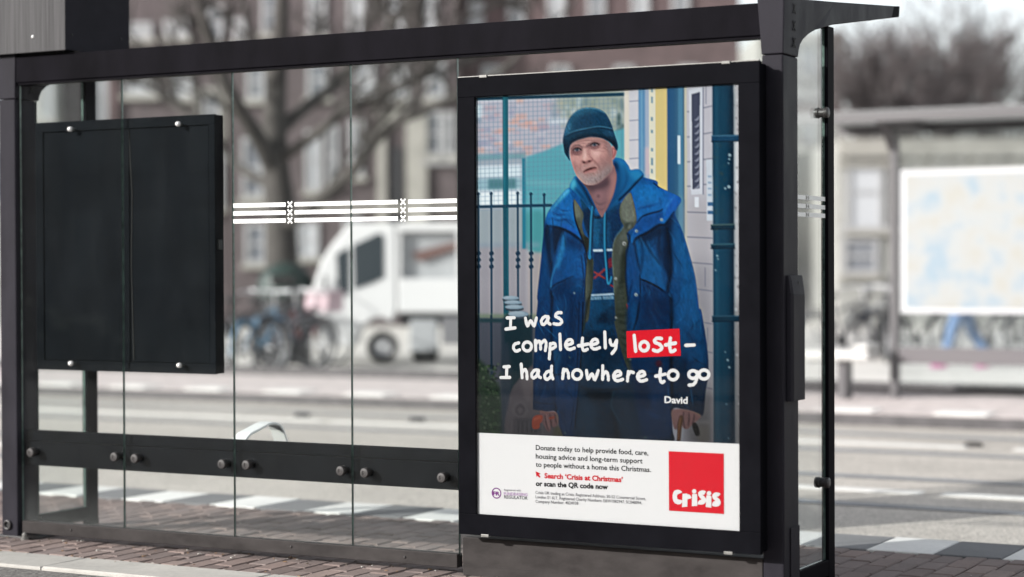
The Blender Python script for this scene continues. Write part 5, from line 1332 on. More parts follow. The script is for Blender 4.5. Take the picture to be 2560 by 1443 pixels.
GLYPHS = [G((398, 205), (372, 172), (330, 148), (270, 142), (215, 160), (180, 200), (162, 280), (164, 360), (180, 420), (220, 470), (285, 498), (350, 492), (392, 450), (398, 394), (340, 388), (278, 368), (268, 320), (272, 262), (320, 238)),
          G((402, 240), (512, 232), (520, 252), (572, 260), (600, 288), (622, 330), (612, 352), (560, 362), (522, 378), (518, 552), (390, 562), (398, 440)),
          G((636, 244), (756, 244), (762, 532), (628, 540)), G(*[(686 + 52 * math.cos(t), 180 + 56 * math.sin(t)) for t in np.linspace(0, 6.1, 14)]),
          G((972, 184), (930, 160), (880, 154), (820, 172), (784, 214), (784, 272), (820, 330), (866, 374), (840, 386), (808, 396), (770, 460), (770, 496), (850, 504), (915, 492), (955, 462), (984, 410), (975, 362), (930, 300), (884, 266), (930, 262)),
          G((984, 278), (1104, 292), (1102, 576), (966, 558)), G(*[(1046 + 56 * math.cos(t), 228 + 56 * math.sin(t)) for t in np.linspace(0, 6.1, 14)]),
          G((1328, 242), (1290, 216), (1230, 202), (1170, 218), (1130, 256), (1122, 310), (1150, 370), (1208, 414), (1160, 424), (1140, 446), (1112, 512), (1150, 544), (1230, 552), (1290, 534), (1326, 486), (1330, 430), (1300, 370), (1230, 312), (1280, 298))]
m = MB()
for k, gp in enumerate(GLYPHS):
    m.add([pt(p, .0006 + .0001 * k) for p in gp], [tuple(range(len(gp)))])
m.build('logo_word', I_WHITE, po)
# ------------------------------------------------------------------ background materials
M_HBRICK = mat('house_brick', (0.082, 0.066, 0.068), 0.85, vary=0.25, scale=3, detail=8)
M_HBRICK2 = mat('house_brick_red', (0.09, 0.062, 0.063), 0.85, vary=0.25, scale=3, detail=8)
M_HPALE = mat('house_pale_plaster', (0.27, 0.27, 0.255), 0.8, vary=0.15, scale=2)
M_HSTONE = mat('house_trim', (0.27, 0.26, 0.235), 0.8, vary=0.12, scale=3)
M_WFRAME = mat('window_white', (0.33, 0.33, 0.335), 0.5)
M_WPANE = mat('window_pane', (0.16, 0.17, 0.19), 0.08, spec=0.9)
M_WCURT = mat('window_curtain', (0.42, 0.43, 0.45), 0.25, spec=0.7)
M_ROOF = mat('roof_slate', (0.06, 0.06, 0.065), 0.7, vary=0.2, scale=2)
M_BARK = mat('plane_bark', (0.052, 0.047, 0.043), 0.9, vary=0.35, scale=4, detail=8)
M_TWIG = mat('twig', (0.105, 0.09, 0.09), 0.9, vary=0.25, scale=2)
M_VWHITE = mat('van_white_paint', (0.62, 0.62, 0.62), 0.45, coat=0.1)
M_VGREY = mat('van_grey_panel', (0.34, 0.35, 0.36), 0.6, vary=0.1, scale=2)
M_VGLASS = mat('van_glass', (0.045, 0.055, 0.062), 0.06, spec=1.0)
M_VDARK = mat('van_dark_plastic', (0.025, 0.025, 0.028), 0.6)
M_TYRE = mat('tyre_rubber', (0.020, 0.020, 0.021), 0.8)
M_RIM = mat('rim_silver', (0.50, 0.50, 0.51), 0.4, metal=0.5)
RG, FD = RGT, FWD
UP = Vector((0, 0, 1))

# ------------------------------------------------------------------ houses
def house(name, px0, px1, z, height, wm, label, wins, depth=7.0, roof=True, doors=(), trims=(), group=None):
    a = atz(px0, 668, z); b = atz(px1, 668, z)
    base = Vector(((a.x + b.x) / 2, (a.y + b.y) / 2, -0.11))
    hs_ = thing(name, base, label, 'house', group)
    w = (b - a).xy.length / 2
    def loc(s, d, h): return Vector((base.x, base.y, 0)) + RG * s + FD * d + UP * h
    m = MB(); m.obox(loc(0, depth / 2, height / 2 - .055), RG * w, FD * depth / 2, UP * (height / 2 + .055)); m.build('wall', wm, hs_)
    m = MB(); m.obox(loc(0, -.12, height - .2), RG * w, FD * .14, UP * .2); m.obox(loc(0, -.06, height - .55), RG * w, FD * .07, UP * .08); m.build('cornice', M_HSTONE, hs_)
    if roof:
        m = MB(); m.prism([loc(-w, 0, height + .002), loc(-w, depth, height + .002), loc(-w, depth * .72, height + 2.6), loc(-w, depth * .28, height + 2.6)], RG * 2 * w)
        rf = sub(m.build('roof', M_ROOF, hs_)); m = MB(); m.obox(loc(w * .6, depth * .5, height + 3.1), RG * .4, FD * .3, UP * .9); m.build('chimney', M_HBRICK2, rf)
    def box_px(x, y, pw, ph, d0, d1, nm, mt, par):
        p = atz(x, y, z); s = (p - base).dot(RG); hw, hh = pw * z / F / 2, ph * z / F / 2
        m = MB(); m.obox(loc(s, (d0 + d1) / 2, p.z), RG * hw, FD * (d1 - d0) / 2, UP * hh); return m.build(nm, mt, par)
    for (x, y, pw, ph, kind) in wins:
        f = MB(); p = atz(x, y, z); s = (p - base).dot(RG); hw, hh = pw * z / F / 2, ph * z / F / 2; t = .085
        f.obox(loc(s - hw + t / 2, -.03, p.z), RG * t / 2, FD * .05, UP * hh); f.obox(loc(s + hw - t / 2, -.03, p.z), RG * t / 2, FD * .05, UP * hh)
        f.obox(loc(s, -.03, p.z + hh - t / 2), RG * (hw - t), FD * .049, UP * t / 2); f.obox(loc(s, -.03, p.z - hh + t / 2), RG * (hw - t), FD * .049, UP * t / 2)
        f.obox(loc(s, -.025, p.z), RG * (hw - t), FD * .04, UP * .03)
        fo = sub(f.build('window', M_WFRAME, hs_))
        g_ = MB(); g_.obox(loc(s, -.012, p.z), RG * (hw - t), FD * .012, UP * (hh - t)); g_.build('pane', M_WCURT if kind else M_WPANE, fo)
        g_ = MB(); g_.obox(loc(s, -.07, p.z - hh - .06), RG * (hw + .08), FD * .10, UP * .06); g_.build('sill', M_HSTONE, fo)
    for (x, y, pw, ph) in doors:
        box_px(x, y, pw, ph, -.06, .0, 'door', M_VDARK, hs_)
    for (x, y, pw, ph, mt) in trims:
        box_px(x, y, pw, ph, -.14, 0.0, 'facade_trim', mt, hs_)
    return hs_
W3 = [(793, 30, 46, 120, 1), (891, 40, 42, 110, 1), (988, 40, 44, 110, 1), (1072, 38, 38, 100, 1), (677, 30, 44, 110, 0), (600, 78, 30, 60, 1),
      (796, 200, 54, 90, 0), (912, 200, 50, 100, 1), (999, 204, 46, 92, 1), (1089, 200, 46, 92, 0), (640, 205, 44, 90, 0),
      (784, 402, 40, 150, 1), (832, 390, 30, 150, 0), (891, 372, 36, 140, 1), (1084, 335, 44, 110, 0), (1124, 335, 30, 110, 0), (632, 420, 52, 150, 0),
      (640, 610, 54, 100, 0), (770, 600, 56, 90, 1), (880, 590, 44, 100, 0)]
house('brick_house', 578, 1148, 46, 11.5, M_HBRICK, 'dull purple brick town house with pale door surround behind the white utility truck', W3, doors=((992, 470, 30, 200),),
      trims=((1042, 430, 52, 300, M_HSTONE), (955, 430, 22, 260, M_HSTONE), (998, 290, 112, 26, M_HSTONE), (1100, 400, 92, 26, M_WFRAME), (870, 520, 560, 14, M_HSTONE)))
W2 = [(349, 78, 66, 40, 1), (442, 74, 62, 44, 1), (540, 60, 40, 90, 0), (240, 60, 50, 90, 0), (353, 206, 80, 66, 1), (456, 210, 56, 70, 1), (254, 246, 34, 130, 1), (530, 280, 40, 120, 0),
      (200, 420, 60, 140, 0), (320, 420, 60, 140, 0), (440, 420, 60, 140, 1), (540, 450, 40, 140, 0), (240, 640, 70, 120, 0), (420, 640, 80, 120, 0)]
house('brick_house', 150, 572, 46.5, 10.8, M_HBRICK, 'dull purple brick town house with wide pale windows beside the bare street tree', W2,
      trims=((286, 260, 22, 330, M_HBRICK2), (519, 230, 66, 16, M_HSTONE), (492, 290, 10, 130, M_HSTONE), (562, 290, 10, 130, M_HSTONE), (400, 150, 330, 14, M_HSTONE)))
W4 = [(1122, 44, 30, 90, 1), (1190, 46, 40, 90, 1), (1290, 30, 44, 100, 0), (1390, 20, 44, 100, 1), (1490, 20, 44, 100, 0), (1600, 10, 44, 100, 1), (1700, 10, 44, 100, 0),
      (1230, 220, 50, 110, 0), (1400, 220, 50, 110, 0), (1560, 220, 50, 110, 0), (1720, 220, 50, 110, 0), (1230, 440, 50, 140, 0), (1400, 440, 50, 140, 0), (1720, 440, 50, 140, 0)]
house('brick_house', 1152, 1850, 46.8, 10.2, M_HBRICK2, 'reddish brick town house showing over the shelter roof above the poster case', W4[1:], doors=((1560, 520, 60, 220),))
W1 = [(0, 220, 50, 110, 0), (-100, 220, 50, 110, 0), (120, 240, 34, 120, 1), (60, 60, 50, 90, 0), (-60, 60, 50, 90, 1), (0, 440, 60, 140, 0), (110, 430, 40, 140, 1), (-120, 440, 60, 140, 0), (40, 640, 80, 110, 0)]
house('pale_house', -260, 145, 46, 10.2, M_HPALE, 'pale plastered house seen through the far end pane of the shelter', W1)
W5 = [(2018, 150, 40, 90, 0), (2080, 160, 44, 90, 0), (2018, 330, 40, 90, 0), (2100, 470, 50, 110, 1), (2180, 470, 50, 110, 0), (2030, 470, 40, 120, 1), (1960, 330, 40, 90, 0), (1960, 150, 40, 90, 1)]
house('pale_house', 1900, 2110, 70, 9.6, M_HPALE, 'pale plastered house seen through the side pane beside the poster case', W5[:3] + W5[5:], roof=False, trims=((2005, 272, 200, 34, M_HBRICK2), (2005, 240, 200, 16, M_WFRAME)))
pav = house('glazed_pavilion', 2095, 2620, 44, 4.1, M_HPALE, 'low pale grey glazed pavilion behind the second tram shelter', [(2160, 480, 90, 190, 1), (2260, 480, 80, 190, 0), (2370, 415, 90, 70, 0), (2490, 415, 100, 70, 0), (2150, 640, 90, 90, 0)], roof=False, trims=((2360, 575, 520, 20, M_WFRAME),))
pav['category'] = 'pavilion'

# ------------------------------------------------------------------ bare trees
def limb(m, pts, r0, r1, n=7):
    P = smooth_open(np.array([tuple(p) for p in pts]), 4)
    k = len(P); m.tube([Vector(p) for p in P], [r0 + (r1 - r0) * i / (k - 1) for i in range(k)], n)
    return [Vector(p) for p in P]
def twigs(m, p, d, L, r, lev, rnd, n=5):
    """bare branching"""
    q = p + d * L; mid = p + d * L * .5 + Vector((rnd.uniform(-1, 1), rnd.uniform(-1, 1), rnd.uniform(-.6, .8))) * L * .09
    m.tube([p, mid, q], [r, r * .82, r * .62], n, cap=False)
    if lev <= 0: return
    for c in range(rnd.choice((2, 3, 3))):
        dd = (d + Vector((rnd.uniform(-1, 1), rnd.uniform(-1, 1), rnd.uniform(-.55, .9))) * .78).normalized()
        s = rnd.uniform(.35, 1.0)
        twigs(m, p.lerp(q, s), dd, L * rnd.uniform(.58, .82), max(r * .64, .022), lev - 1, rnd, max(3, n - 1))
def px_limb(pts, z): return [atz(x, y, z + dz) for x, y, dz in pts]
tz = 30.0
tb = atz(712, 912, tz); tb.z = -.11
tr = thing('street_tree', tb, 'large bare street tree with dark spreading limbs standing behind the parked bicycles', 'tree')
mt_ = MB(); mc = MB(); rnd = random.Random(4)
pxm = tz / F
limb(mt_, [tb - UP * .05] + px_limb([(709, 800, 0), (704, 640, 0), (700, 520, 0), (690, 420, 0), (686, 320, 0), (690, 230, 0), (698, 120, 0), (704, 20, 0), (700, -120, 0), (706, -330, 0)], tz), 52 * pxm, 12 * pxm, 10)
LIMBS = [([(690, 440, 0), (645, 345, -.4), (600, 272, -.8), (560, 200, -1), (522, 95, -1.2), (498, 10, -1.4), (460, -110, -1.6)], 24, 9),
         ([(690, 335, 0), (750, 280, .4), (825, 222, .8), (880, 160, 1), (950, 95, 1.2), (1010, 20, 1.5), (1060, -90, 1.7)], 19, 7),
         ([(692, 405, 0), (790, 335, -.5), (880, 268, -1), (960, 238, -1.3), (1060, 185, -1.6), (1130, 120, -2)], 15, 6),
         ([(702, 575, 0), (790, 505, -.6), (880, 430, -1), (945, 345, -1.4), (1020, 292, -1.8), (1140, 240, -2.2), (1280, 160, -2.6)], 20, 7),
         ([(694, 240, 0), (660, 150, .5), (620, 60, .8), (600, -40, 1)], 13, 6), ([(690, 470, 0), (600, 420, .8), (520, 330, 1.5), (420, 250, 2), (330, 190, 2.6)], 14, 5)]
for pts, r0, r1 in LIMBS:
    P = limb(mc, px_limb(pts, tz), r0 * pxm, r1 * pxm)
    for k in range(5, len(P), 3):
        d = (P[k] - P[k - 1]).normalized()
        twigs(mc, P[k], (d * .5 + Vector((rnd.uniform(-1, 1), rnd.uniform(-1, 1), rnd.uniform(0, 1.2))) * .7).normalized(), rnd.uniform(.9, 1.6), .034, 3, rnd)
mt_.build('trunk', M_BARK, tr, smooth=True); mc.build('crown', M_BARK, tr, smooth=True)
def crown_tree(px, z, topy, wpx, seed, label, lv=5, trunk_r=.2):
    rnd = random.Random(seed); b = atz(px, 700, z); b.z = -.11
    t = thing('bare_tree', b, label, 'tree')
    H = 1.273 + (663 - topy) * z / F; Wd = wpx * z / F
    m1 = MB(); limb(m1, [b - UP * .05, b + UP * H * .2, b + UP * H * .42 + RG * .1], trunk_r, trunk_r * .7, 8); m1.build('trunk', M_BARK, t, smooth=True)
    m2 = MB()
    for k in range(11):
        a = k * 2.4 + rnd.random(); el = rnd.uniform(.45, 1.5)
        d = Vector((math.cos(a) * math.cos(el) * Wd / H * 1.1, math.sin(a) * math.cos(el) * Wd / H * 1.1, math.sin(el))).normalized()
        twigs(m2, b + UP * H * rnd.uniform(.26, .42), d, H * .285, trunk_r * .46, lv, rnd, 4)
    m2.build('crown', M_TWIG, t)
crown_tree(2170, 62, 60, 300, 21, 'bare twiggy tree rising behind the glazed pavilion next to the pale house')
crown_tree(2370, 66, 30, 330, 22, 'bare twiggy tree rising behind the glazed pavilion with the widest crown')
crown_tree(2490, 74, 70, 240, 23, 'slim bare tree at the open end of the row behind the glazed pavilion', 5, .16)

# ------------------------------------------------------------------ small white utility truck
def Z3(*p): return [(560 + x / 2.405, 400 + y / 2.405) for x, y in p]
WC = onZ(955, 913, -.11)
vd = ray(955, 913); vd = Vector((vd.x, vd.y, 0)).normalized(); lf = Vector((-vd.y, vd.x, 0))
HD = (lf * math.cos(math.radians(-2)) - vd * math.sin(math.radians(-2))).normalized()       # heading
NS = Vector((HD.y, -HD.x, 0));
if NS.dot(vd) > 0: NS = -NS
VW = 1.30
van = thing('utility_truck', WC - NS * VW / 2, 'small white electric utility truck with boxy load bed parked across the road', 'truck')
def side(pts, off=0.0): return [onP(x, y, WC + NS * off, NS) for x, y in Z3(*pts)]
IN = -NS * VW
m = MB(); cab = side([(600, 1112), (568, 1000), (532, 868), (534, 770), (586, 610), (640, 520), (738, 402), (772, 380), (1000, 376), (1032, 392), (1036, 730), (1040, 900), (1010, 975), (950, 945), (890, 955), (838, 1000), (806, 1060), (796, 1118), (700, 1124)])
m.prism(cab, IN); body = sub(m.build('cab', M_VWHITE, van, .03, seg=3))
m = MB(); m.prism(side([(775, 512), (928, 440), (960, 452), (962, 706), (890, 742), (782, 778)], .012), -NS * .02); m.build('side_window', M_VGLASS, body)
m = MB(); m.prism(side([(674, 566), (752, 524), (752, 800), (700, 818), (682, 720)], .012), -NS * .02); m.build('side_window', M_VGLASS, body)
m = MB(); q = side([(542, 770), (588, 624), (640, 534), (726, 432)], 0.0)
V = []
for p in q: V += [p - NS * .10 + HD * .02 + UP * .012, p - NS * (VW - .10) + HD * .02 + UP * .012]
m.add(V, [(0, 1, 3, 2), (2, 3, 5, 4), (4, 5, 7, 6)]); m.build('windscreen', M_VGLASS, body)
m = MB(); m.prism(side([(600, 690), (612, 690), (622, 850), (596, 850)], .09), -NS * .03); m.build('mirror', M_VDARK, body)
m = MB(); m.prism(side([(548, 930), (600, 925), (600, 968), (560, 972)], .010), -NS * .03); m.build('headlight', M_RIM, body)
m = MB(); m.prism(side([(1044, 714), (1900, 714), (1900, 920), (1048, 920)]), IN); bed = sub(m.build('load_bed', M_VWHITE, van, .02))
m = MB(); m.prism(side([(1040, 378), (1900, 378), (1900, 432), (1040, 432)]), IN); m.build('canopy_roof', M_VWHITE, van, .02)
for a, b in ((1042, 1064), (1400, 1420), (1880, 1900)):
    m = MB(); m.prism(side([(a, 433), (b, 433), (b, 713), (a, 713)], -.01), -NS * .05); m.build('canopy_post', M_VWHITE, van)
m = MB(); m.prism(side([(1066, 434), (1890, 434), (1890, 712), (1066, 712)], -.12), -NS * .04); m.build('canopy_panel', M_VGREY, van)
m = MB(); m.prism(side([(1130, 560), (1400, 490), (1440, 520), (1180, 610)], -.06), -NS * .05); m.build('red_brown_board', mat('rust_board', (.13, .07, .06), .7), van)
m = MB(); m.prism(side([(1060, 922), (1880, 922), (1880, 1000), (1060, 1000)], -.10), -NS * (VW - .2)); m.build('chassis', M_VDARK, van)
m = MB(); m.prism(side([(1118, 960), (1284, 960), (1284, 1150), (1118, 1150)], -.02), -NS * .35); m.build('battery_box', M_VGREY, van, .02)
m = MB(); m.prism(side([(1310, 945), (1700, 945), (1700, 1110), (1310, 1110)], -.05), -NS * .3); m.build('side_box', mat('van_mid_grey', (.16, .16, .17), .6), van, .02)
def wheel(cx, cy, rpx, off):
    c = side([(cx, cy)], off)[0]; r = rpx / 2.405 * 25.6 / F
    m = MB(); m.lathe(c - NS * .17, NS, [(0, r * .70), (.0, r * .93), (.03, r), (.14, r), (.17, r * .93), (.17, r * .66), (.12, r * .62)], 28); w = sub(m.build('wheel', M_TYRE, van, smooth=False))
    m = MB(); m.lathe(c - NS * .10, NS, [(0, r * .64), (.05, r * .64), (.07, r * .50), (.05, r * .34), (.09, r * .20), (.10, r * .08)], 24); m.build('rim', M_RIM, w)
wheel(952, 1126, 104, -.03); wheel(1590, 1120, 104, -.03); wheel(1210, 1150, 96, -(VW - .19)); wheel(1800, 1120, 100, -(VW - .19))

# ------------------------------------------------------------------ bicycles
def bicycle(loc, ang, color, label, group, lean=0.06, basket=False):
    t = thing('bicycle', (0, 0, 0), label, 'bicycle', group)
    fm = mat('bike_paint_%d' % int(sum(color) * 1000), color, .4)
    R = .34; A_, B_ = Vector((-.53, 0, R)), Vector((.55, 0, R)); bb = Vector((-.06, 0, .29)); st = Vector((-.20, 0, .78)); hd = Vector((.36, 0, .86)); hl = Vector((.40, 0, .70))
    for c in (A_, B_):
        m = MB(); m.torus(c, (0, 1, 0), R - .02, .021, 30, 7); w = sub(m.build('wheel', M_TYRE, t, smooth=True))
        m = MB(); m.torus(c, (0, 1, 0), R - .045, .012, 30, 6); m.build('rim', M_RIM, w, smooth=True)
        m = MB()
        for k in range(14):
            a = k * 2 * math.pi / 14; m.tube([c, c + Vector((math.cos(a), 0, math.sin(a))) * (R - .045)], .0022, 4, cap=False)
        m.tube([c + Vector((0, -.05, 0)), c + Vector((0, .05, 0))], .022, 8); m.build('spokes', M_RIM, w)
        m = MB(); pts = [c + Vector((math.cos(a), 0, math.sin(a))) * (R + .03) for a in np.linspace(.15 if c.x > 0 else .3, math.pi * (.95 if c.x > 0 else 1.05), 12)]
        m.tube(pts, .022, 6); m.build('mudguard', fm, t)
    m = MB()
    for p, q, r in ((bb, st, .018), (bb, hl, .020), (st.lerp(bb, .18), hd, .018), (A_, bb, .013), (A_, st, .012), (hd, hl, .022), (hl, B_, .015)): m.tube([p, q], r, 8)
    m.build('frame', fm, t, smooth=True)
    m = MB(); m.tube([st, st + Vector((-.03, 0, .14))], .014, 8); m.lathe(st + Vector((-.03, 0, .14)), (0, 0, 1), [(0, .05), (.02, .11), (.05, .10), (.065, .06)], 14); m.build('saddle', M_TYRE, t)
    m = MB(); m.tube([hd, hd + Vector((-.02, 0, .20))], .014, 8); m.tube([hd + Vector((-.20, -.29, .18)), hd + Vector((-.02, -.22, .22)), hd + Vector((0, 0, .20)), hd + Vector((-.02, .22, .22)), hd + Vector((-.20, .29, .18))], .013, 8); m.build('handlebar', M_RIM, t)
    m = MB(); m.lathe(bb + Vector((0, -.03, 0)), (0, 1, 0), [(0, .09), (.012, .09)], 18); m.tube([bb + Vector((0, -.06, 0)), bb + Vector((.10, -.06, -.13))], .01, 6); m.tube([bb + Vector((0, .06, 0)), bb + Vector((-.10, .06, .13))], .01, 6); m.build('crank', M_VDARK, t)
    m = MB(); m.box(-.78, -.32, -.07, .07, .76, .775); m.tube([Vector((-.7, .06, .76)), A_ + Vector((0, .06, 0))], .007, 5); m.tube([Vector((-.7, -.06, .76)), A_ + Vector((0, -.06, 0))], .007, 5); m.build('rear_rack', M_VDARK, t)
    if basket:
        m = MB(); m.box(.40, .74, -.19, .19, .80, 1.08); m.build('front_crate', basket, t)
    t.location = loc; t.rotation_euler = (lean, 0, ang)
    return t
PINK = mat('pink_white_crate', (.46, .34, .37), .6, vary=.3, scale=6)
BB = [(610, 900, 26.2, .9, (.03, .03, .035), 'black bicycle parked farthest from the white truck', None), (655, 903, 25.6, 1.25, (.10, .22, .34), 'light blue bicycle parked in front of the street tree', None),
      (690, 904, 26.6, .7, (.22, .23, .25), 'grey bicycle parked between the blue one and the crate bicycle', None), (735, 903, 26.0, 1.0, (.06, .06, .07), 'black bicycle with a pink and white front crate beside the truck', PINK),
      (765, 896, 27.4, .8, (.20, .05, .05), 'dark red bicycle parked closest behind the truck nose', None)]
for x, y, z, a, c, lb, bk in BB:
    p = atz(x, y, z); bicycle((p.x, p.y, -.11), YAW + a, c, lb, 'bicycles parked on the far side of the road', rnd.uniform(-.1, .1), bk)
BR = [(2110, 28.5, .5, (.04, .045, .07), 'navy bicycle leaning by the end of the white bench'), (2180, 29.2, .9, (.25, .26, .28), 'grey bicycle behind the white bench of the second shelter'), (2225, 28.2, 1.3, (.03, .03, .03), 'black bicycle behind the post of the second shelter'),
      (2300, 28.8, .6, (.05, .05, .05), 'black bicycle under the map board near its post'), (2480, 28.4, .4, (.30, .31, .31), 'pale grey bicycle under the open end of the map board'), (2545, 28.8, .8, (.06, .07, .06), 'dark green bicycle beyond the map board')]
for x, z, a, c, lb in BR:
    p = atz(x, 880, z); bicycle((p.x, p.y, -.11), YAW + a, c, lb, 'bicycles parked behind the second shelter', rnd.uniform(-.1, .1))
# dark dome-lidded bin between tree and truck
p = atz(716, 900, 28.2)
bn = thing('waste_container', (p.x, p.y, -.11), 'dark dome-lidded waste container standing between the tree and the truck', 'container')
m = MB(); m.lathe((p.x, p.y, -.11), (0, 0, 1), [(0, .34), (.02, .36), (.95, .38)], 20); m.build('drum', M_VDARK, bn, smooth=False)
m = MB(); m.lathe((p.x, p.y, -.11), (0, 0, 1), [(.952, .41), (1.10, .42), (1.28, .36), (1.40, .24), (1.46, .08)], 20); m.build('dome_lid', mat('dark_green_lid', (.02, .035, .03), .4), bn, smooth=False)
m = MB(); m.obox(Vector((p.x, p.y, 1.10)) - FD * .40, RG * .16, FD * .035, UP * .07); m.build('slot', M_RUBBER, bn)

# ------------------------------------------------------------------ second shelter on the far platform
YS = 11.25
s0 = onY(2238, 900, YS).x
s2 = thing('tram_shelter', (s0 + 1.5, YS, 0), 'second tram shelter across the tracks with white map board and pale bench', 'shelter')
M_SDARK = mat('far_shelter_metal', (.085, .08, .083), .5)
for X in (s0, s0 + 3.6):
    m = MB(); m.box(X - .032, X + .032, YS - .06, YS + .06, 0, 2.56); m.build('post', M_SDARK, s2)
    m = MB(); m.prism([(X - .05, YS + .95, 2.60), (X - .05, YS, 2.561), (X - .05, YS - .42, 2.60), (X - .05, YS - .46, 2.70), (X - .05, YS + .95, 2.68)], (.10, 0, 0)); m.prism([(X - .04, YS - .061, 2.558), (X - .04, YS - .30, 2.572), (X - .04, YS - .061, 2.36)], (.08, 0, 0)); m.build('roof_bracket', M_SDARK, s2)
m = MB(); m.box(s0 - .9, s0 + 4.1, YS - .54, YS - .465, 2.615, 2.715); m.build('roof_edge', M_SDARK, s2)
m = MB(); m.box(s0 - .9, s0 + 4.1, YS + .955, YS + 1.02, 2.60, 2.70); m.build('roof_edge', M_SDARK, s2)
m = MB(); m.add([(s0 - .9, YS - .463, 2.705), (s0 + 4.1, YS - .463, 2.705), (s0 + 4.1, YS + .953, 2.69), (s0 - .9, YS + .953, 2.69)], [(0, 1, 2, 3)]); ob = m.build('roof_panel', mat('frosted_roof', (.45, .48, .48), .5), s2)
sd = ob.modifiers.new('thick', 'SOLIDIFY'); sd.thickness = .02
m = MB(); m.box(s0 + .05, s0 + 3.5, YS + .02, YS + .03, .12, 2.55); m.build('glass_pane', glass_mat('far_glass', (.93, .95, .95), 1.35, .02), s2)
a, b = onY(2264, 438, YS - .08), onY(2572, 772, YS - .08)
m = MB(); m.box(a.x - .05, b.x + .05, YS - .075, YS + .015, b.z - .05, a.z + .05); fr_ = sub(m.build('map_frame', mat('map_frame_grey', (.45, .45, .46), .5), s2))
M_MAP = bpy.data.materials.new('city_map'); M_MAP.use_nodes = True
Nn = M_MAP.node_tree.nodes; Ln = M_MAP.node_tree.links
tcn = Nn.new('ShaderNodeTexCoord'); nzn = Nn.new('ShaderNodeTexNoise'); nzn.inputs['Scale'].default_value = 4.5; nzn.inputs['Detail'].default_value = 4
crn = Nn.new('ShaderNodeValToRGB'); crn.color_ramp.elements[0].position = .34; crn.color_ramp.elements[0].color = (.20, .255, .30, 1); crn.color_ramp.elements[1].position = .50; crn.color_ramp.elements[1].color = (.285, .295, .295, 1)
e_ = crn.color_ramp.elements.new(.68); e_.color = (.28, .275, .25, 1)
Ln.new(tcn.outputs['Object'], nzn.inputs['Vector']); Ln.new(nzn.outputs['Fac'], crn.inputs['Fac']); Ln.new(crn.outputs['Color'], Nn['Principled BSDF'].inputs['Base Color'])
m = MB(); m.box(a.x, b.x, YS - .082, YS - .0755, b.z, a.z); m.build('map_sheet', M_MAP, fr_)
m = MB(); m.box(s0 + .05, s0 + 3.5, YS - .05, YS + .01, .335, .49); m.build('back_rail', mat('far_rail_grey', (.11, .10, .105), .6), s2)
m = MB(); m.box(s0 - 3.4, s0 - .10, YS - .50, YS - .10, .37, .47); m.box(s0 - .26, s0 - .10, YS - .50, YS - .10, .4705, .53)
bench = m.build('bench_slab', mat('pale_bench', (.50, .49, .47), .6), s2, .03)
for X in (s0 - 3.0, s0 - 1.6, s0 - .4):
    m = MB(); m.box(X - .04, X + .04, YS - .40, YS - .2, 0, .369); m.build('bench_leg', M_SDARK, s2)

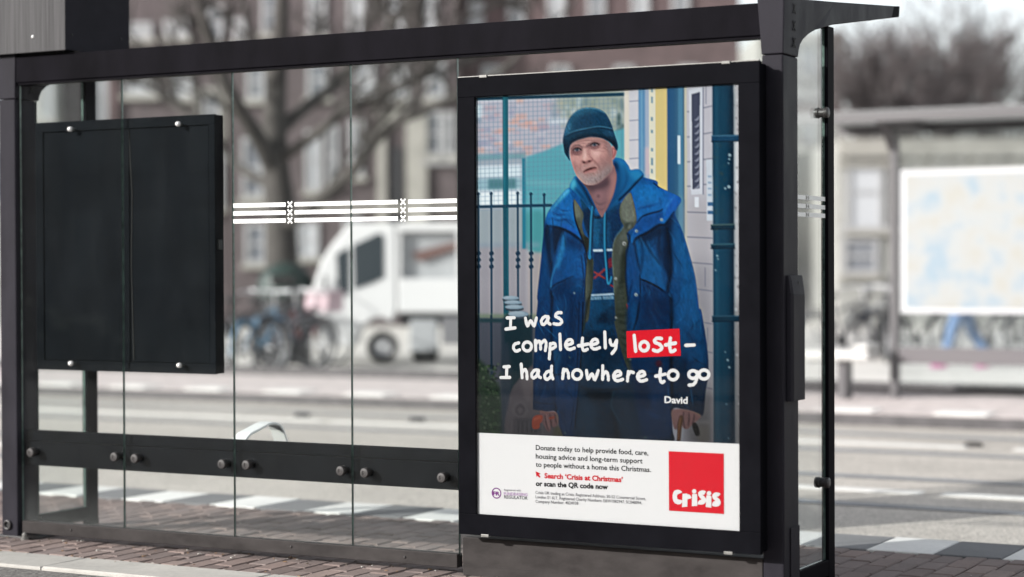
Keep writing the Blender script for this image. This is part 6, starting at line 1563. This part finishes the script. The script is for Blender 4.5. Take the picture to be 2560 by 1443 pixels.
# ------------------------------------------------------------------ pedestrian behind the second shelter
def person(loc, yaw):
    t = thing('person', (0, 0, 0), 'person in blue jeans and magenta shoes walking behind the white map board', 'person')
    def skinmesh(name, nodes, edges, mt, par):
        me = bpy.data.meshes.new(name); me.from_pydata([n[0] for n in nodes], edges, [])
        o = bpy.data.objects.new(name, me); COL.objects.link(o); o.parent = par; me.materials.append(mt)
        sk = o.modifiers.new('skin', 'SKIN'); sk.use_smooth_shade = True
        for i, n in enumerate(nodes):
            r = n[1]; me.skin_vertices[0].data[i].radius = r if isinstance(r, tuple) else (r, r)
        me.skin_vertices[0].data[0].use_root = True
        sb = o.modifiers.new('sub', 'SUBSURF'); sb.levels = 1; sb.render_levels = 1
        return o
    SK = mat('skin', (.52, .33, .26), .6); JN = mat('blue_jeans', (.10, .17, .30), .85, vary=.2, scale=8); CT = mat('dark_coat', (.03, .035, .05), .8); SH = mat('magenta_shoe', (.40, .05, .22), .5); HR = mat('brown_hair', (.06, .04, .03), .7)
    nodes = [((0, 0, .96), (.15, .11)), ((0, .01, 1.12), (.14, .10)), ((0, .01, 1.30), (.17, .11)), ((0, 0, 1.43), (.12, .09)), ((0, .01, 1.51), .055), ((0, .02, 1.58), (.078, .085)), ((0, .02, 1.68), (.082, .10)), ((0, .01, 1.745), (.05, .06)),
             ((-.10, .0, .90), .095), ((-.10, .16, .50), .062), ((-.10, .24, .11), .042), ((.10, 0, .90), .095), ((.10, -.10, .50), .062), ((.10, -.34, .16), .042),
             ((-.19, 0, 1.40), .065), ((-.24, -.06, 1.13), .048), ((-.22, .06, .90), .034), ((.19, 0, 1.40), .065), ((.24, .05, 1.13), .048), ((.22, .18, .92), .034)]
    ed = [(0, 1), (1, 2), (2, 3), (3, 4), (4, 5), (5, 6), (6, 7), (0, 8), (8, 9), (9, 10), (0, 11), (11, 12), (12, 13), (3, 14), (14, 15), (15, 16), (3, 17), (17, 18), (18, 19)]
    body = skinmesh('body', nodes, ed, SK, t)
    skinmesh('jeans', [((0, 0, .97), (.17, .13)), ((-.10, 0, .89), .112), ((-.10, .16, .50), .082), ((-.10, .245, .12), .070), ((.10, 0, .89), .112), ((.10, -.10, .50), .082), ((.10, -.345, .17), .070)], [(0, 1), (1, 2), (2, 3), (0, 4), (4, 5), (5, 6)], JN, t)
    skinmesh('coat', [((0, .01, 1.20), (.17, .13)), ((0, 0, .92), (.20, .15)), ((0, .01, 1.36), (.18, .13)), ((0, .01, 1.47), (.09, .08)), ((-.20, 0, 1.40), .085), ((-.245, -.06, 1.13), .064), ((-.222, .05, .93), .05), ((.20, 0, 1.40), .085), ((.245, .05, 1.13), .064), ((.222, .17, .95), .05)],
             [(0, 1), (0, 2), (2, 3), (2, 4), (4, 5), (5, 6), (2, 7), (7, 8), (8, 9)], CT, t)
    for x, y, z, tip in ((-.10, .24, .055, .0), (.10, -.36, .09, -.05)):
        skinmesh('shoe', [((x, y - .03, z), (.045, .05)), ((x, y + .09, z - .012 + tip), (.048, .04)), ((x, y + .20, z - .025 + tip), (.04, .028))], [(0, 1), (1, 2)], SH, t)
    skinmesh('hair', [((0, -.035, 1.70), (.085, .085)), ((0, -.01, 1.76), (.07, .085)), ((0, -.075, 1.60), (.07, .05))], [(0, 1), (0, 2)], HR, t)
    for sx in (-1, 1):
        hx, hy, hz = (-.218, .075, .87) if sx < 0 else (.218, .195, .89)
        nd = [((hx, hy - .01, hz + .02), (.028, .036)), ((hx, hy + .01, hz - .05), (.020, .042))]; ee = [(0, 1)]
        for k in range(4):
            y0 = hy - .022 + k * .018; L = (.066, .076, .074, .058)[3 - k]
            nd += [((hx, y0, hz - .07), .009), ((hx - sx * .008, y0 + .004, hz - .07 - L * .55), .0085), ((hx - sx * .022, y0 + .006, hz - .07 - L), .0075)]
            i = len(nd) - 3; ee += [(1, i), (i, i + 1), (i + 1, i + 2)]
        nd += [((hx - sx * .01, hy + .045, hz - .02), .011), ((hx - sx * .02, hy + .06, hz - .06), .009)]; i = len(nd) - 2; ee += [(0, i), (i, i + 1)]
        skinmesh('hand', nd, ee, SK, t)
    t.location = loc; t.rotation_euler = (0, 0, yaw)
p = atz(2408, 920, 26.3); person((p.x, p.y, -.11), YAW + math.pi / 2 - .15)

# ------------------------------------------------------------------ flowering shrubs behind the photographer, mirrored in the glass
def shrub(x, y, w, h, seed, label):
    r = random.Random(seed); t = thing('flowering_shrub', (x, y, .02), label, 'shrub', 'shrubs in the planted strip')
    m = MB(); f = MB()
    for k in range(900):
        a, e, q = r.uniform(0, 6.283), r.uniform(-.2, 1.57), r.random() ** .4
        p = Vector((x + math.cos(a) * math.cos(e) * w * q, y + math.sin(a) * math.cos(e) * w * q, max(.05, .02 + h * .35 + math.sin(e) * h * .65 * q)))
        u = Vector((r.uniform(-1, 1), r.uniform(-1, 1), r.uniform(-1, 1))).normalized(); v = u.cross(Vector((r.uniform(-1, 1), r.uniform(-1, 1), r.uniform(-1, 1)))).normalized(); s = r.uniform(.03, .06)
        m.add([p - u * s, p + v * s * .5, p + u * s, p - v * s * .5], [(0, 1, 2, 3)])
    for k in range(16):
        a, e = r.uniform(0, 6.283), r.uniform(.3, 1.5); c = Vector((x + math.cos(a) * math.cos(e) * w, y + math.sin(a) * math.cos(e) * w, .02 + h * .35 + math.sin(e) * h * .68))
        f.lathe(c - UP * .05, (0, 0, 1), [(0, .02), (.03, .075), (.07, .085), (.10, .06), (.115, .02)], 9)
    m.build('foliage', mat('shrub_leaf', (.035, .055, .025), .6, vary=.4, scale=6), t); f.build('flower_heads', mat('pale_flower', (.42, .45, .36), .8, vary=.2, scale=20), t)
    m = MB(); m.tube([(x, y, 0), (x + .03, y, h * .45)], [.03, .015], 6); m.build('stem', M_BARK, t)
shrub(-13.4, -11.6, .55, .85, 1, 'tall flowering shrub in the planted strip facing the notice case'); shrub(-12.2, -11.4, .6, .6, 2, 'low flowering shrub in the planted strip next to the tall one'); shrub(-15.0, -12.2, .7, .75, 3, 'broad flowering shrub at the end of the planted strip')

# ------------------------------------------------------------------ unseen houses added behind the photographer, mirrored to keep the panes dark
def rear_house(x0, x1, h, mt, label, y=-33.0):
    t = thing('brick_house', ((x0 + x1) / 2, y, -.16), label, 'house')
    m = MB(); m.box(x0, x1, y - 8, y, -.16, h); m.build('wall', mt, t)
    m = MB(); m.box(x0, x1, y + .001, y + .3, h - .5, h); m.build('cornice', M_HSTONE, t)
    nc = int((x1 - x0) / 1.9); dx = (x1 - x0) / nc
    for r in range(3):
        for c in range(nc):
            xc = x0 + (c + .5) * dx; zc = 1.8 + r * 3.0
            if zc + 1.2 > h: continue
            m = MB(); m.box(xc - .55, xc + .55, y + .002, y + .06, zc - .95, zc + .95); f = sub(m.build('window', M_WFRAME, t))
            m = MB(); m.box(xc - .45, xc + .45, y + .061, y + .075, zc - .85, zc + .85); m.build('pane', M_WPANE, f)
rear_house(-58, -38, 9.5, M_HBRICK, 'dark brick house across the lawn from the shelter, at the outer end of its row')
rear_house(-37.6, -24, 9.8, M_HBRICK2, 'dark red brick house across the lawn from the notice case, low in its row')
rear_house(-23.6, -9, 9.4, M_HBRICK, 'dark brick house across the lawn between the two red brick ones')
rear_house(-8.6, 8, 10.4, M_HBRICK2, 'tallest red brick house in the row across the lawn from the shelter')
rear_house(8.4, 26, 9.2, M_HBRICK, 'dark brick house across the lawn next to the tallest red one, ending the row')
for o in ROOTS:
    if '_o' in o: del o['_o']
